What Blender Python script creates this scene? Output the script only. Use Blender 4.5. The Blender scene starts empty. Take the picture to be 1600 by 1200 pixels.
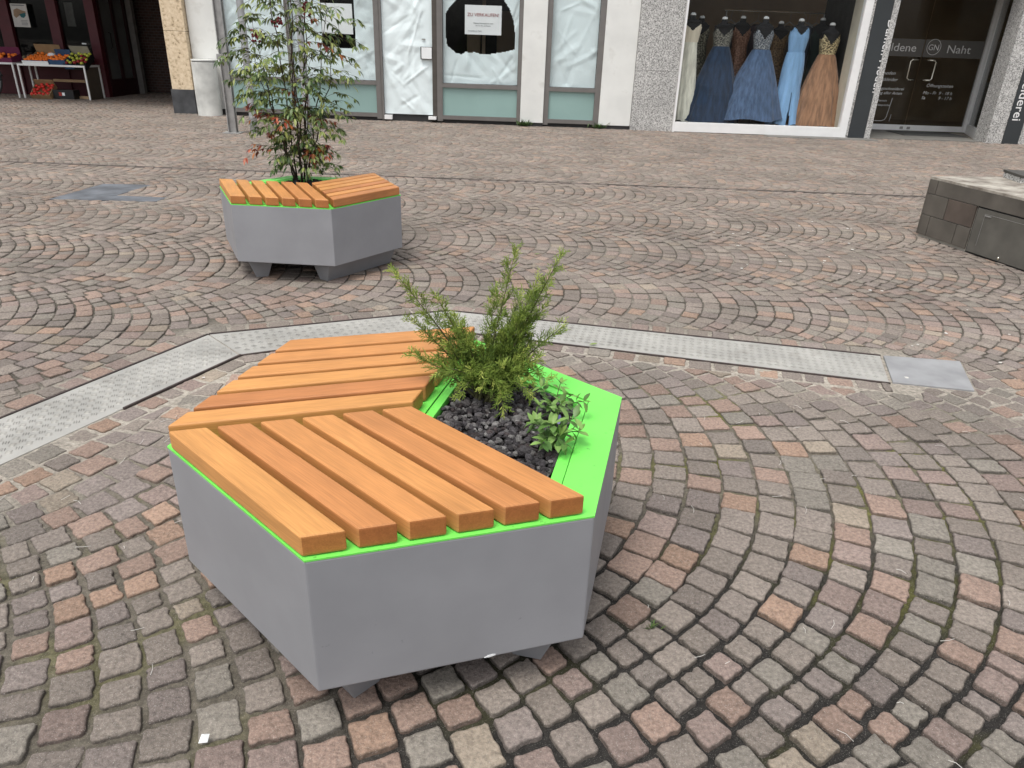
import bpy, bmesh, math, random
import numpy as np
from mathutils import Vector, Matrix, noise as mnoise

random.seed(7)
R = random.Random(11)
scn = bpy.context.scene
COL = scn.collection
PI = math.pi

# ------------------------------------------------------------------ helpers
def link(o):
    COL.objects.link(o)
    return o

def tag(o, label=None, cat=None, group=None, kind=None):
    if label: o['label'] = label
    if cat: o['category'] = cat
    if group: o['group'] = group
    if kind: o['kind'] = kind
    return o

def thing(name, loc, label, cat, group=None, rz=0.0):
    o = link(bpy.data.objects.new(name, None))
    o.empty_display_size = 0.1
    o.location = loc
    o.rotation_euler = (0, 0, rz)
    return tag(o, label, cat, group)

def wloc(o):
    v = Vector((0, 0, 0))
    while o is not None:
        v = v + Vector(o.location)
        o = o.parent
    return v

class MB:
    """collects shapes for ONE mesh object (one part or one single-mesh thing)"""
    def __init__(s):
        s.v = []; s.f = []; s.c = []; s.cur = (1, 1, 1)
    def add(s, vs, fs):
        n = len(s.v)
        s.v += [tuple(p) for p in vs]
        s.c += [s.cur] * len(vs)
        s.f += [tuple(n + i for i in f) for f in fs]
    def box(s, x0, x1, y0, y1, z0, z1, rz=0.0, piv=None, mat=None):
        vs = [Vector(p) for p in ((x0,y0,z0),(x1,y0,z0),(x1,y1,z0),(x0,y1,z0),(x0,y0,z1),(x1,y0,z1),(x1,y1,z1),(x0,y1,z1))]
        if rz:
            c = Vector(piv) if piv else Vector(((x0+x1)/2,(y0+y1)/2,0))
            m = Matrix.Rotation(rz, 4, 'Z')
            vs = [m @ (p - c) + c for p in vs]
        if mat: vs = [mat @ p for p in vs]
        s.add(vs, [(0,3,2,1),(4,5,6,7),(0,1,5,4),(1,2,6,5),(2,3,7,6),(3,0,4,7)])
    def prism(s, poly, z0, z1, top=None):
        n = len(poly); top = top or poly
        vs = [(p[0], p[1], z0) for p in poly] + [(p[0], p[1], z1) for p in top]
        fs = [tuple(range(n-1, -1, -1)), tuple(range(n, 2*n))]
        fs += [(i, (i+1) % n, n+(i+1) % n, n+i) for i in range(n)]
        s.add(vs, fs)
    def tube(s, pts, r, n=8, caps=True):
        pts = [Vector(p) for p in pts]
        k = len(pts)
        rs = r if isinstance(r, (list, tuple)) else [r]*k
        vs = []; up = Vector((0, 0, 1))
        prev = None
        for i, p in enumerate(pts):
            d = (pts[min(i+1, k-1)] - pts[max(i-1, 0)]).normalized()
            if prev is None:
                a = d.orthogonal().normalized()
            else:
                a = (prev - d*prev.dot(d))
                a = a.normalized() if a.length > 1e-6 else d.orthogonal().normalized()
            prev = a
            b = d.cross(a)
            for j in range(n):
                t = 2*PI*j/n
                vs.append(p + (a*math.cos(t) + b*math.sin(t))*rs[i])
        fs = []
        for i in range(k-1):
            for j in range(n):
                fs.append((i*n+j, i*n+(j+1) % n, (i+1)*n+(j+1) % n, (i+1)*n+j))
        if caps:
            fs.append(tuple(range(n-1, -1, -1))); fs.append(tuple((k-1)*n+j for j in range(n)))
        s.add(vs, fs)
    def lathe(s, prof, c=(0,0,0), n=24, sy=1.0, capb=True, capt=True):
        vs = []
        for r, z in prof:
            for j in range(n):
                t = 2*PI*j/n
                vs.append((c[0]+r*math.cos(t), c[1]+r*math.sin(t)*sy, c[2]+z))
        k = len(prof); fs = []
        for i in range(k-1):
            for j in range(n):
                fs.append((i*n+j, i*n+(j+1) % n, (i+1)*n+(j+1) % n, (i+1)*n+j))
        if capb: fs.append(tuple(range(n-1, -1, -1)))
        if capt: fs.append(tuple((k-1)*n+j for j in range(n)))
        s.add(vs, fs)
    def ell(s, c, r, nu=10, nv=7):
        prof = []
        vs = [(c[0], c[1], c[2]-r[2])]
        for i in range(1, nv):
            a = -PI/2 + PI*i/nv
            for j in range(nu):
                t = 2*PI*j/nu
                vs.append((c[0]+r[0]*math.cos(a)*math.cos(t), c[1]+r[1]*math.cos(a)*math.sin(t), c[2]+r[2]*math.sin(a)))
        vs.append((c[0], c[1], c[2]+r[2]))
        fs = [(0, 1+(j+1) % nu, 1+j) for j in range(nu)]
        for i in range(nv-2):
            for j in range(nu):
                a = 1+i*nu+j; b = 1+i*nu+(j+1) % nu
                fs.append((a, b, b+nu, a+nu))
        l = len(vs)-1; o = 1+(nv-2)*nu
        fs += [(o+j, o+(j+1) % nu, l) for j in range(nu)]
        s.add(vs, fs)
    def build(s, name, mat, parent=None, bevel=0, seg=2, smooth=False, local=False, col=False, label=None, loc=None):
        """vertices are in world space; made local to the parent unless local=True"""
        off = Vector((0, 0, 0)) if local or parent is None else wloc(parent)
        if loc is not None: off = Vector(loc)
        me = bpy.data.meshes.new(name)
        me.from_pydata([(p[0]-off.x, p[1]-off.y, p[2]-off.z) for p in s.v], [], s.f)
        if col:
            at = me.color_attributes.new('Col', 'FLOAT_COLOR', 'POINT')
            buf = np.ones((len(s.v), 4), np.float32); buf[:, :3] = np.array(s.c, np.float32)
            at.data.foreach_set('color', buf.ravel())
        if bevel:
            bm = bmesh.new(); bm.from_mesh(me)
            bmesh.ops.recalc_face_normals(bm, faces=bm.faces)
            bmesh.ops.bevel(bm, geom=list(bm.edges), offset=bevel, segments=seg, affect='EDGES', profile=0.6, clamp_overlap=True)
            bm.to_mesh(me); bm.free()
        if smooth:
            me.polygons.foreach_set('use_smooth', [True]*len(me.polygons))
        me.materials.append(mat)
        me.update()
        o = link(bpy.data.objects.new(name, me))
        if parent is not None: o.parent = parent
        if loc is not None: o.location = loc
        if label: o['label'] = label
        return o

# ------------------------------------------------------------------ materials
def nt(name):
    m = bpy.data.materials.new(name); m.use_nodes = True
    t = m.node_tree; b = t.nodes['Principled BSDF']
    return m, t, b

def N(t, kind, **kw):
    n = t.nodes.new(kind)
    for k, v in kw.items(): setattr(n, k, v)
    return n

def L(t, a, b): t.links.new(a, b)

def M(name, col, rough=0.6, metal=0.0, var=0.12, scale=6.0, bump=0.0, bscale=60.0, col2=None, spec=0.4,
      stretch=None, bdist=0.01, detail=5.0, lo=0.35, hi=0.65):
    m, t, b = nt(name)
    tc = N(t, 'ShaderNodeTexCoord')
    mp = N(t, 'ShaderNodeMapping'); L(t, tc.outputs['Object'], mp.inputs['Vector'])
    if stretch: mp.inputs['Scale'].default_value = stretch
    n = N(t, 'ShaderNodeTexNoise'); n.inputs['Scale'].default_value = scale; n.inputs['Detail'].default_value = detail
    L(t, mp.outputs['Vector'], n.inputs['Vector'])
    rp = N(t, 'ShaderNodeValToRGB')
    c1 = [c*(1-var) for c in col] if col2 is None else col
    c2 = [min(1, c*(1+var)) for c in col] if col2 is None else col2
    rp.color_ramp.elements[0].position = lo; rp.color_ramp.elements[1].position = hi
    rp.color_ramp.elements[0].color = (*c1, 1); rp.color_ramp.elements[1].color = (*c2, 1)
    L(t, n.outputs['Fac'], rp.inputs['Fac']); L(t, rp.outputs['Color'], b.inputs['Base Color'])
    b.inputs['Roughness'].default_value = rough; b.inputs['Metallic'].default_value = metal
    b.inputs['Specular IOR Level'].default_value = spec
    if bump:
        n2 = N(t, 'ShaderNodeTexNoise'); n2.inputs['Scale'].default_value = bscale; n2.inputs['Detail'].default_value = 6
        L(t, mp.outputs['Vector'], n2.inputs['Vector'])
        bp = N(t, 'ShaderNodeBump'); bp.inputs['Strength'].default_value = bump; bp.inputs['Distance'].default_value = bdist
        L(t, n2.outputs['Fac'], bp.inputs['Height']); L(t, bp.outputs['Normal'], b.inputs['Normal'])
    return m

def attr_mat(name, rough=0.8, nscale=60, namp=0.35, bump=0.3, bscale=90, bdist=0.004, spec=0.3, speck=0.0, trans=0.0):
    m, t, b = nt(name)
    at = N(t, 'ShaderNodeAttribute', attribute_name='Col')
    tc = N(t, 'ShaderNodeTexCoord')
    n = N(t, 'ShaderNodeTexNoise'); n.inputs['Scale'].default_value = nscale; n.inputs['Detail'].default_value = 8; n.inputs['Roughness'].default_value = 0.7
    L(t, tc.outputs['Object'], n.inputs['Vector'])
    mr = N(t, 'ShaderNodeMapRange'); mr.inputs['From Min'].default_value = 0.3; mr.inputs['From Max'].default_value = 0.7
    mr.inputs['To Min'].default_value = 1-namp; mr.inputs['To Max'].default_value = 1+namp
    L(t, n.outputs['Fac'], mr.inputs['Value'])
    mu = N(t, 'ShaderNodeVectorMath', operation='SCALE'); L(t, at.outputs['Color'], mu.inputs[0]); L(t, mr.outputs['Result'], mu.inputs['Scale'])
    out = mu.outputs['Vector']
    if speck:
        nb = N(t, 'ShaderNodeTexNoise'); nb.inputs['Scale'].default_value = 1.3; nb.inputs['Detail'].default_value = 5; nb.inputs['Roughness'].default_value = 0.6
        L(t, tc.outputs['Object'], nb.inputs['Vector'])
        mb_ = N(t, 'ShaderNodeMapRange'); mb_.inputs['From Min'].default_value = 0.32; mb_.inputs['From Max'].default_value = 0.68
        mb_.inputs['To Min'].default_value = 0.80; mb_.inputs['To Max'].default_value = 1.14; L(t, nb.outputs['Fac'], mb_.inputs['Value'])
        mq = N(t, 'ShaderNodeVectorMath', operation='SCALE'); L(t, out, mq.inputs[0]); L(t, mb_.outputs['Result'], mq.inputs['Scale']); out = mq.outputs['Vector']
        v = N(t, 'ShaderNodeTexNoise'); v.inputs['Scale'].default_value = 420; v.inputs['Detail'].default_value = 2
        L(t, tc.outputs['Object'], v.inputs['Vector'])
        m2 = N(t, 'ShaderNodeMapRange'); m2.inputs['From Min'].default_value = 0.60; m2.inputs['From Max'].default_value = 0.72
        m2.inputs['To Max'].default_value = speck
        L(t, v.outputs['Fac'], m2.inputs['Value'])
        ad = N(t, 'ShaderNodeMix', data_type='RGBA'); ad.inputs['B'].default_value = (0.5, 0.47, 0.43, 1)
        L(t, m2.outputs['Result'], ad.inputs['Factor']); L(t, out, ad.inputs['A']); out = ad.outputs['Result']
    L(t, out, b.inputs['Base Color'])
    b.inputs['Roughness'].default_value = rough; b.inputs['Specular IOR Level'].default_value = spec
    if bump:
        n2 = N(t, 'ShaderNodeTexNoise'); n2.inputs['Scale'].default_value = bscale; n2.inputs['Detail'].default_value = 8; n2.inputs['Roughness'].default_value = 0.65
        L(t, tc.outputs['Object'], n2.inputs['Vector'])
        bp = N(t, 'ShaderNodeBump'); bp.inputs['Strength'].default_value = bump; bp.inputs['Distance'].default_value = bdist
        L(t, n2.outputs['Fac'], bp.inputs['Height']); L(t, bp.outputs['Normal'], b.inputs['Normal'])
    if trans:
        tl = N(t, 'ShaderNodeBsdfTranslucent'); L(t, out, tl.inputs['Color'])
        mx = N(t, 'ShaderNodeMixShader'); mx.inputs['Fac'].default_value = trans
        o = t.nodes['Material Output']
        L(t, b.outputs['BSDF'], mx.inputs[1]); L(t, tl.outputs['BSDF'], mx.inputs[2]); L(t, mx.outputs['Shader'], o.inputs['Surface'])
    return m

def glass_mat(name, tint=(0.82, 0.85, 0.85), refl=0.06):
    m, t, b = nt(name)
    t.nodes.remove(b)
    lw = N(t, 'ShaderNodeLayerWeight'); lw.inputs['Blend'].default_value = 0.5
    pw = N(t, 'ShaderNodeMath', operation='POWER'); pw.inputs[1].default_value = 5; L(t, lw.outputs['Facing'], pw.inputs[0])
    ml = N(t, 'ShaderNodeMath', operation='MULTIPLY_ADD'); ml.inputs[1].default_value = 0.9; ml.inputs[2].default_value = refl
    L(t, pw.outputs[0], ml.inputs[0])
    tr = N(t, 'ShaderNodeBsdfTransparent'); tr.inputs['Color'].default_value = (*tint, 1)
    gl = N(t, 'ShaderNodeBsdfGlossy'); gl.inputs['Roughness'].default_value = 0.02
    mx = N(t, 'ShaderNodeMixShader')
    L(t, ml.outputs[0], mx.inputs['Fac']); L(t, tr.outputs[0], mx.inputs[1]); L(t, gl.outputs[0], mx.inputs[2])
    L(t, mx.outputs[0], t.nodes['Material Output'].inputs['Surface'])
    return m

def wood_mat(name):
    m, t, b = nt(name)
    tc = N(t, 'ShaderNodeTexCoord'); oi = N(t, 'ShaderNodeObjectInfo')
    sc = N(t, 'ShaderNodeMath', operation='MULTIPLY'); sc.inputs[1].default_value = 37.0; L(t, oi.outputs['Random'], sc.inputs[0])
    cb = N(t, 'ShaderNodeCombineXYZ')
    for i in range(3): L(t, sc.outputs[0], cb.inputs[i])
    ad = N(t, 'ShaderNodeVectorMath', operation='ADD'); L(t, tc.outputs['Object'], ad.inputs[0]); L(t, cb.outputs[0], ad.inputs[1])
    # broad figure (rings cut along the board)
    mp = N(t, 'ShaderNodeMapping'); mp.inputs['Scale'].default_value = (1.2, 15, 15); L(t, ad.outputs[0], mp.inputs['Vector'])
    n1 = N(t, 'ShaderNodeTexNoise'); n1.inputs['Scale'].default_value = 1.6; n1.inputs['Detail'].default_value = 3; n1.inputs['Distortion'].default_value = 0.8
    L(t, mp.outputs[0], n1.inputs['Vector'])
    wv = N(t, 'ShaderNodeMath', operation='MULTIPLY'); wv.inputs[1].default_value = 26; L(t, n1.outputs['Fac'], wv.inputs[0])
    sn = N(t, 'ShaderNodeMath', operation='SINE'); L(t, wv.outputs[0], sn.inputs[0])
    # fine pores
    mp2 = N(t, 'ShaderNodeMapping'); mp2.inputs['Scale'].default_value = (14, 330, 330); L(t, ad.outputs[0], mp2.inputs['Vector'])
    n2 = N(t, 'ShaderNodeTexNoise'); n2.inputs['Scale'].default_value = 1.0; n2.inputs['Detail'].default_value = 3
    L(t, mp2.outputs[0], n2.inputs['Vector'])
    tone = N(t, 'ShaderNodeValToRGB'); e = tone.color_ramp.elements
    e[0].position = 0.0; e[0].color = (0.46, 0.185, 0.068, 1); e[1].position = 1.0; e[1].color = (0.59, 0.282, 0.090, 1)
    e2 = e.new(0.45); e2.color = (0.53, 0.235, 0.079, 1)
    L(t, oi.outputs['Random'], tone.inputs['Fac'])
    k = N(t, 'ShaderNodeMath', operation='MULTIPLY_ADD'); k.inputs[1].default_value = 0.05; k.inputs[2].default_value = 0.97; L(t, sn.outputs[0], k.inputs[0])
    k2 = N(t, 'ShaderNodeMapRange'); k2.inputs['From Min'].default_value = 0.35; k2.inputs['From Max'].default_value = 0.65
    k2.inputs['To Min'].default_value = 0.90; k2.inputs['To Max'].default_value = 1.07; L(t, n2.outputs['Fac'], k2.inputs['Value'])
    n3 = N(t, 'ShaderNodeTexNoise'); n3.inputs['Scale'].default_value = 6; n3.inputs['Detail'].default_value = 2; L(t, ad.outputs[0], n3.inputs['Vector'])
    k3 = N(t, 'ShaderNodeMapRange'); k3.inputs['From Min'].default_value = 0.3; k3.inputs['From Max'].default_value = 0.7
    k3.inputs['To Min'].default_value = 0.9; k3.inputs['To Max'].default_value = 1.08; L(t, n3.outputs['Fac'], k3.inputs['Value'])
    a = N(t, 'ShaderNodeMath', operation='MULTIPLY'); L(t, k.outputs[0], a.inputs[0]); L(t, k2.outputs[0], a.inputs[1])
    a2 = N(t, 'ShaderNodeMath', operation='MULTIPLY'); L(t, a.outputs[0], a2.inputs[0]); L(t, k3.outputs[0], a2.inputs[1])
    mu = N(t, 'ShaderNodeVectorMath', operation='SCALE'); L(t, tone.outputs['Color'], mu.inputs[0]); L(t, a2.outputs[0], mu.inputs['Scale'])
    # end grain soaks up more oil and is darker and redder
    sx = N(t, 'ShaderNodeSeparateXYZ'); L(t, tc.outputs['Normal'], sx.inputs[0])
    ab = N(t, 'ShaderNodeMath', operation='ABSOLUTE'); L(t, sx.outputs['X'], ab.inputs[0])
    eg = N(t, 'ShaderNodeMapRange'); eg.inputs['From Min'].default_value = 0.6; eg.inputs['From Max'].default_value = 0.8; L(t, ab.outputs[0], eg.inputs['Value'])
    em = N(t, 'ShaderNodeMix', data_type='RGBA', blend_type='MULTIPLY'); em.inputs['B'].default_value = (0.74, 0.62, 0.55, 1)
    L(t, eg.outputs['Result'], em.inputs['Factor']); L(t, mu.outputs[0], em.inputs['A'])
    L(t, em.outputs['Result'], b.inputs['Base Color'])
    b.inputs['Roughness'].default_value = 0.52; b.inputs['Specular IOR Level'].default_value = 0.35
    bp = N(t, 'ShaderNodeBump'); bp.inputs['Strength'].default_value = 0.25; bp.inputs['Distance'].default_value = 0.001
    L(t, n2.outputs['Fac'], bp.inputs['Height']); L(t, bp.outputs['Normal'], b.inputs['Normal'])
    return m

def emis(name, col, s):
    m, t, b = nt(name)
    b.inputs['Base Color'].default_value = (*col, 1); b.inputs['Emission Color'].default_value = (*col, 1); b.inputs['Emission Strength'].default_value = s
    return m

def unsat(c, k):
    m = sum(c)/3
    return tuple(m+(v-m)*k for v in c)
MT = dict(
    wood=wood_mat('oiled_wood'),
    grey=M('grey_paint', (0.272, 0.275, 0.291), rough=0.5, var=0.06, scale=5.0, bump=0.12, bscale=35, bdist=0.002),
    foot=M('grey_foot_paint', (0.225, 0.227, 0.238), rough=0.6, var=0.1, scale=5),
    green=M('green_powder_coat', (0.185, 0.76, 0.11), rough=0.45, var=0.07, scale=4, bump=0.05, bscale=80, bdist=0.001),
    white_wall=M('white_render', (0.74, 0.745, 0.715), rough=0.9, var=0.05, scale=2.5, bump=0.15, bscale=80, bdist=0.003),
    base_dark=M('dark_base', (0.035, 0.034, 0.034), rough=0.8),
    frame=M('grey_aluminium', (0.19, 0.178, 0.168), rough=0.45, metal=0.3, var=0.05),
    jamb=M('brown_jamb', (0.075, 0.065, 0.055), rough=0.6),
    teal=M('frosted_teal', (0.27, 0.40, 0.375), rough=0.35, var=0.06, scale=1.2),
    paper=M('window_paper', (0.77, 0.86, 0.87), rough=0.6, var=0.04, scale=3),
    white=M('white_paint', (0.80, 0.80, 0.79), rough=0.45, var=0.03),
    steel=M('galvanised_steel', (0.36, 0.355, 0.345), rough=0.45, metal=0.5, var=0.15, scale=9),
    silver=M('silver_pole_paint', (0.40, 0.41, 0.42), rough=0.45, metal=0.3, var=0.12, scale=8),
    conc=M('concrete', (0.60, 0.605, 0.575), rough=0.9, var=0.22, scale=3.5, bump=0.3, bscale=40, bdist=0.004),
    black=M('black_plastic', (0.012, 0.012, 0.013), rough=0.5),
    rubber=M('rubber', (0.02, 0.02, 0.02), rough=0.8),
    panel=M('anthracite_panel', (0.035, 0.040, 0.043), rough=0.45, var=0.08, scale=2),
    letter=M('white_letter', (0.75, 0.75, 0.74), rough=0.5),
    red=M('wine_red_paint', (0.075, 0.008, 0.014), rough=0.5, var=0.1),
    brick=None,
    dark=M('dark_interior', (0.02, 0.019, 0.018), rough=0.9, var=0.3),
    brown=M('shop_interior', (0.46, 0.34, 0.23), rough=0.9, var=0.15, scale=1.2),
    cream=M('cream_plaster', (0.62, 0.57, 0.46), rough=0.85, var=0.05),
    slab=M('entrance_slab', (0.17, 0.165, 0.15), rough=0.85, var=0.12, scale=5),
    matfab=M('door_mat', (0.06, 0.062, 0.06), rough=1.0, var=0.2, scale=60),
    glass=glass_mat('shop_glass', (0.97, 0.98, 0.98), 0.016),
    glass2=glass_mat('tinted_glass', (0.72, 0.74, 0.74), 0.02),
    frost=M('frosted_band', (0.13, 0.122, 0.112), rough=0.5, var=0.04),
    edging=M('rusty_edging', (0.075, 0.058, 0.054), rough=0.7, metal=0.3, var=0.3, scale=14),
    alu=M('tread_plate', (0.39, 0.382, 0.355), rough=0.5, metal=0.15, var=0.12, scale=5, bump=0.1, bscale=70, bdist=0.002),
    zinc=M('zinc_plate', (0.33, 0.333, 0.34), rough=0.5, metal=0.3, var=0.14, scale=7, bump=0.08, bscale=50, bdist=0.002),
    slate=M('dark_inlay', (0.125, 0.135, 0.15), rough=0.6, var=0.3, scale=6),
    stem=M('dark_stem', (0.045, 0.030, 0.022), rough=0.85, var=0.3, scale=30),
    juni_stem=M('juniper_bark', (0.085, 0.085, 0.035), rough=0.9, var=0.3, scale=40),
    cobble=attr_mat('porphyry_setts', rough=0.85, nscale=95, namp=0.42, bump=1.0, bscale=85, bdist=0.007, speck=0.6, spec=0.25),
    joint=attr_mat('joint_fill', rough=0.95, nscale=55, namp=0.5, bump=0.9, bscale=170, bdist=0.006, speck=0.35),
    leafm=attr_mat('leaf_mat', rough=0.42, nscale=30, namp=0.15, bump=0.0, spec=0.45, trans=0.22),
    junim=attr_mat('juniper_leaf', rough=0.6, nscale=40, namp=0.15, bump=0.0, trans=0.12),
    gravel=attr_mat('lava_gravel', rough=0.95, nscale=160, namp=0.55, bump=1.0, bscale=260, bdist=0.006, spec=0.2),
    soil=M('potting_soil', (0.018, 0.015, 0.013), rough=1.0, var=0.4, scale=60, bump=0.6, bscale=120),
    form=M('black_form_fabric', (0.016, 0.016, 0.018), rough=0.9),
    card=M('cardboard', (0.32, 0.21, 0.11), rough=0.9, var=0.12, scale=8),
    woodbar=M('pale_wood', (0.42, 0.28, 0.16), rough=0.8, var=0.15, scale=8),
    purple=M('purple_crate', (0.055, 0.03, 0.14), rough=0.6),
    blue=M('blue_crate', (0.03, 0.075, 0.16), rough=0.55),
    magenta=M('wine_crate', (0.13, 0.018, 0.06), rough=0.6),
    orange=M('orange_peel', (0.85, 0.20, 0.02), rough=0.5, var=0.1, scale=20),
    tomato=M('tomato_skin', (0.55, 0.03, 0.02), rough=0.3),
    apple_g=M('green_apple_skin', (0.45, 0.48, 0.06), rough=0.35),
    apple_r=M('red_apple_skin', (0.28, 0.02, 0.02), rough=0.35),
    paperwhite=M('paper_white', (0.82, 0.84, 0.84), rough=0.8, var=0.02),
    textred=M('text_red', (0.30, 0.05, 0.05), rough=0.8),
    textgrey=M('text_grey', (0.22, 0.23, 0.24), rough=0.8),
    chrome=M('brushed_chrome', (0.75, 0.72, 0.62), rough=0.25, metal=0.85, var=0.04),
    berry=M('red_berry', (0.16, 0.006, 0.012), rough=0.3, var=0.3, scale=40),
    tan=M('tan_stone', (0.50, 0.385, 0.235), rough=0.95, var=0.16, scale=14, bump=0.5, bscale=35, bdist=0.01),
)

def specks(m, scale, lo, hi, dark, amount):
    t = m.node_tree; b = t.nodes['Principled BSDF']
    src = b.inputs['Base Color'].links[0].from_socket
    tc = N(t, 'ShaderNodeTexCoord'); n = N(t, 'ShaderNodeTexNoise'); n.inputs['Scale'].default_value = scale; n.inputs['Detail'].default_value = 4
    L(t, tc.outputs['Object'], n.inputs['Vector'])
    r = N(t, 'ShaderNodeMapRange'); r.inputs['From Min'].default_value = lo; r.inputs['From Max'].default_value = hi; r.inputs['To Max'].default_value = amount
    L(t, n.outputs['Fac'], r.inputs['Value'])
    mx = N(t, 'ShaderNodeMix', data_type='RGBA'); mx.inputs['B'].default_value = (*dark, 1)
    L(t, r.outputs['Result'], mx.inputs['Factor']); L(t, src, mx.inputs['A']); L(t, mx.outputs['Result'], b.inputs['Base Color'])
specks(MT['green'], 70, 0.66, 0.74, (0.08, 0.22, 0.05), 0.55)
specks(MT['grey'], 45, 0.73, 0.78, (0.12, 0.12, 0.12), 0.4)
specks(MT['white_wall'], 5, 0.6, 0.85, (0.36, 0.34, 0.29), 0.45)
specks(MT['alu'], 9, 0.55, 0.8, (0.22, 0.20, 0.17), 0.5)

def tan_stone():
    m, t, b = nt('tan_travertine')
    tc = N(t, 'ShaderNodeTexCoord')
    n = N(t, 'ShaderNodeTexNoise'); n.inputs['Scale'].default_value = 22; n.inputs['Detail'].default_value = 6
    L(t, tc.outputs['Object'], n.inputs['Vector'])
    rp = N(t, 'ShaderNodeValToRGB'); e = rp.color_ramp.elements
    e[0].position = 0.28; e[0].color = (0.26, 0.19, 0.12, 1); e[1].position = 0.7; e[1].color = (0.76, 0.63, 0.46, 1)
    x = e.new(0.42); x.color = (0.62, 0.49, 0.33, 1)
    L(t, n.outputs['Fac'], rp.inputs['Fac']); L(t, rp.outputs['Color'], b.inputs['Base Color'])
    b.inputs['Roughness'].default_value = 0.95
    bp = N(t, 'ShaderNodeBump'); bp.inputs['Strength'].default_value = 0.6; bp.inputs['Distance'].default_value = 0.01
    L(t, n.outputs['Fac'], bp.inputs['Height']); L(t, bp.outputs['Normal'], b.inputs['Normal'])
    return m
MT['tan'] = tan_stone()

def granite_mat():
    m, t, b = nt('speckled_granite')
    tc = N(t, 'ShaderNodeTexCoord')
    n = N(t, 'ShaderNodeTexNoise'); n.inputs['Scale'].default_value = 70; n.inputs['Detail'].default_value = 2
    L(t, tc.outputs['Object'], n.inputs['Vector'])
    rp = N(t, 'ShaderNodeValToRGB'); e = rp.color_ramp.elements
    e[0].position = 0.34; e[0].color = (0.13, 0.128, 0.124, 1); e[1].position = 0.66; e[1].color = (0.66, 0.65, 0.63, 1)
    x = e.new(0.48); x.color = (0.38, 0.375, 0.36, 1)
    L(t, n.outputs['Fac'], rp.inputs['Fac'])
    n2 = N(t, 'ShaderNodeTexNoise'); n2.inputs['Scale'].default_value = 1.5; L(t, tc.outputs['Object'], n2.inputs['Vector'])
    k = N(t, 'ShaderNodeMapRange'); k.inputs['To Min'].default_value = 0.8; k.inputs['To Max'].default_value = 1.2; L(t, n2.outputs['Fac'], k.inputs['Value'])
    mu = N(t, 'ShaderNodeVectorMath', operation='SCALE'); L(t, rp.outputs['Color'], mu.inputs[0]); L(t, k.outputs[0], mu.inputs['Scale'])
    L(t, mu.outputs[0], b.inputs['Base Color']); b.inputs['Roughness'].default_value = 0.7
    return m
MT['granite'] = granite_mat()

def brick_mat():
    m, t, b = nt('dark_brick')
    tc = N(t, 'ShaderNodeTexCoord')
    mp = N(t, 'ShaderNodeMapping'); mp.inputs['Rotation'].default_value = (PI/2, 0, 0); L(t, tc.outputs['Object'], mp.inputs['Vector'])
    br = N(t, 'ShaderNodeTexBrick'); br.inputs['Scale'].default_value = 4.2
    br.inputs['Color1'].default_value = (0.10, 0.055, 0.045, 1); br.inputs['Color2'].default_value = (0.06, 0.035, 0.03, 1); br.inputs['Mortar'].default_value = (0.12, 0.11, 0.10, 1)
    br.inputs['Mortar Size'].default_value = 0.025
    L(t, mp.outputs[0], br.inputs['Vector']); L(t, br.outputs['Color'], b.inputs['Base Color'])
    b.inputs['Roughness'].default_value = 0.9
    return m
MT['brick'] = brick_mat()

def fabric(name, col, var=0.25, rough=0.8, scale=1.0, stretch=(26, 26, 1.2), sheen=0.2):
    m = M(name, col, rough=rough, var=var, scale=scale, stretch=stretch, detail=4)
    m.node_tree.nodes['Principled BSDF'].inputs['Sheen Weight'].default_value = sheen
    return m

def sparkle(name, col, col2, scale=55):
    return M(name, col, rough=0.35, metal=0.25, col2=col2, scale=scale, detail=2, lo=0.42, hi=0.62)

# ------------------------------------------------------------------ camera
FPX, TH, RO, CH = 1133.957, 0.4384466, 0.0358745, 1.3261
cam = bpy.data.cameras.new('camera'); co = link(bpy.data.objects.new('camera', cam))
cam.sensor_fit = 'HORIZONTAL'; cam.sensor_width = 36.0; cam.lens = FPX/1600*36.0; cam.clip_start = 0.05; cam.clip_end = 300
fw = Vector((0, math.cos(TH), -math.sin(TH))); up0 = Vector((0, math.sin(TH), math.cos(TH))); rt0 = Vector((1, 0, 0))
rt = math.cos(RO)*rt0 + math.sin(RO)*up0; up = -math.sin(RO)*rt0 + math.cos(RO)*up0
mw = Matrix((( rt.x, up.x, -fw.x, 0), (rt.y, up.y, -fw.y, 0), (rt.z, up.z, -fw.z, CH), (0, 0, 0, 1)))
co.matrix_world = mw
scn.camera = co

# ------------------------------------------------------------------ light
SUN_EL, SUN_AZ = math.radians(68), math.radians(215)     # azimuth from +y clockwise
w = bpy.data.worlds.new('World'); scn.world = w; w.use_nodes = True
t = w.node_tree; bg = t.nodes['Background']
sky = t.nodes.new('ShaderNodeTexSky'); sky.sky_type = 'NISHITA'; sky.sun_disc = False
sky.sun_elevation = SUN_EL; sky.sun_rotation = SUN_AZ; sky.air_density = 1.0; sky.dust_density = 4.0; sky.ozone_density = 1.0
hs = t.nodes.new('ShaderNodeHueSaturation'); hs.inputs['Saturation'].default_value = 0.22   # overcast: the blue is veiled by cloud
t.links.new(sky.outputs['Color'], hs.inputs['Color']); t.links.new(hs.outputs['Color'], bg.inputs['Color'])
bg.inputs['Strength'].default_value = 0.15
sl = bpy.data.lights.new('sun', 'SUN'); sl.energy = 1.0; sl.angle = math.radians(22); sl.color = (1.0, 0.96, 0.90)
so = link(bpy.data.objects.new('sun', sl))
sd = Vector((math.sin(SUN_AZ)*math.cos(SUN_EL), math.cos(SUN_AZ)*math.cos(SUN_EL), math.sin(SUN_EL)))
so.rotation_euler = sd.to_track_quat('Z', 'Y').to_euler(); so.location = sd*30
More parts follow.
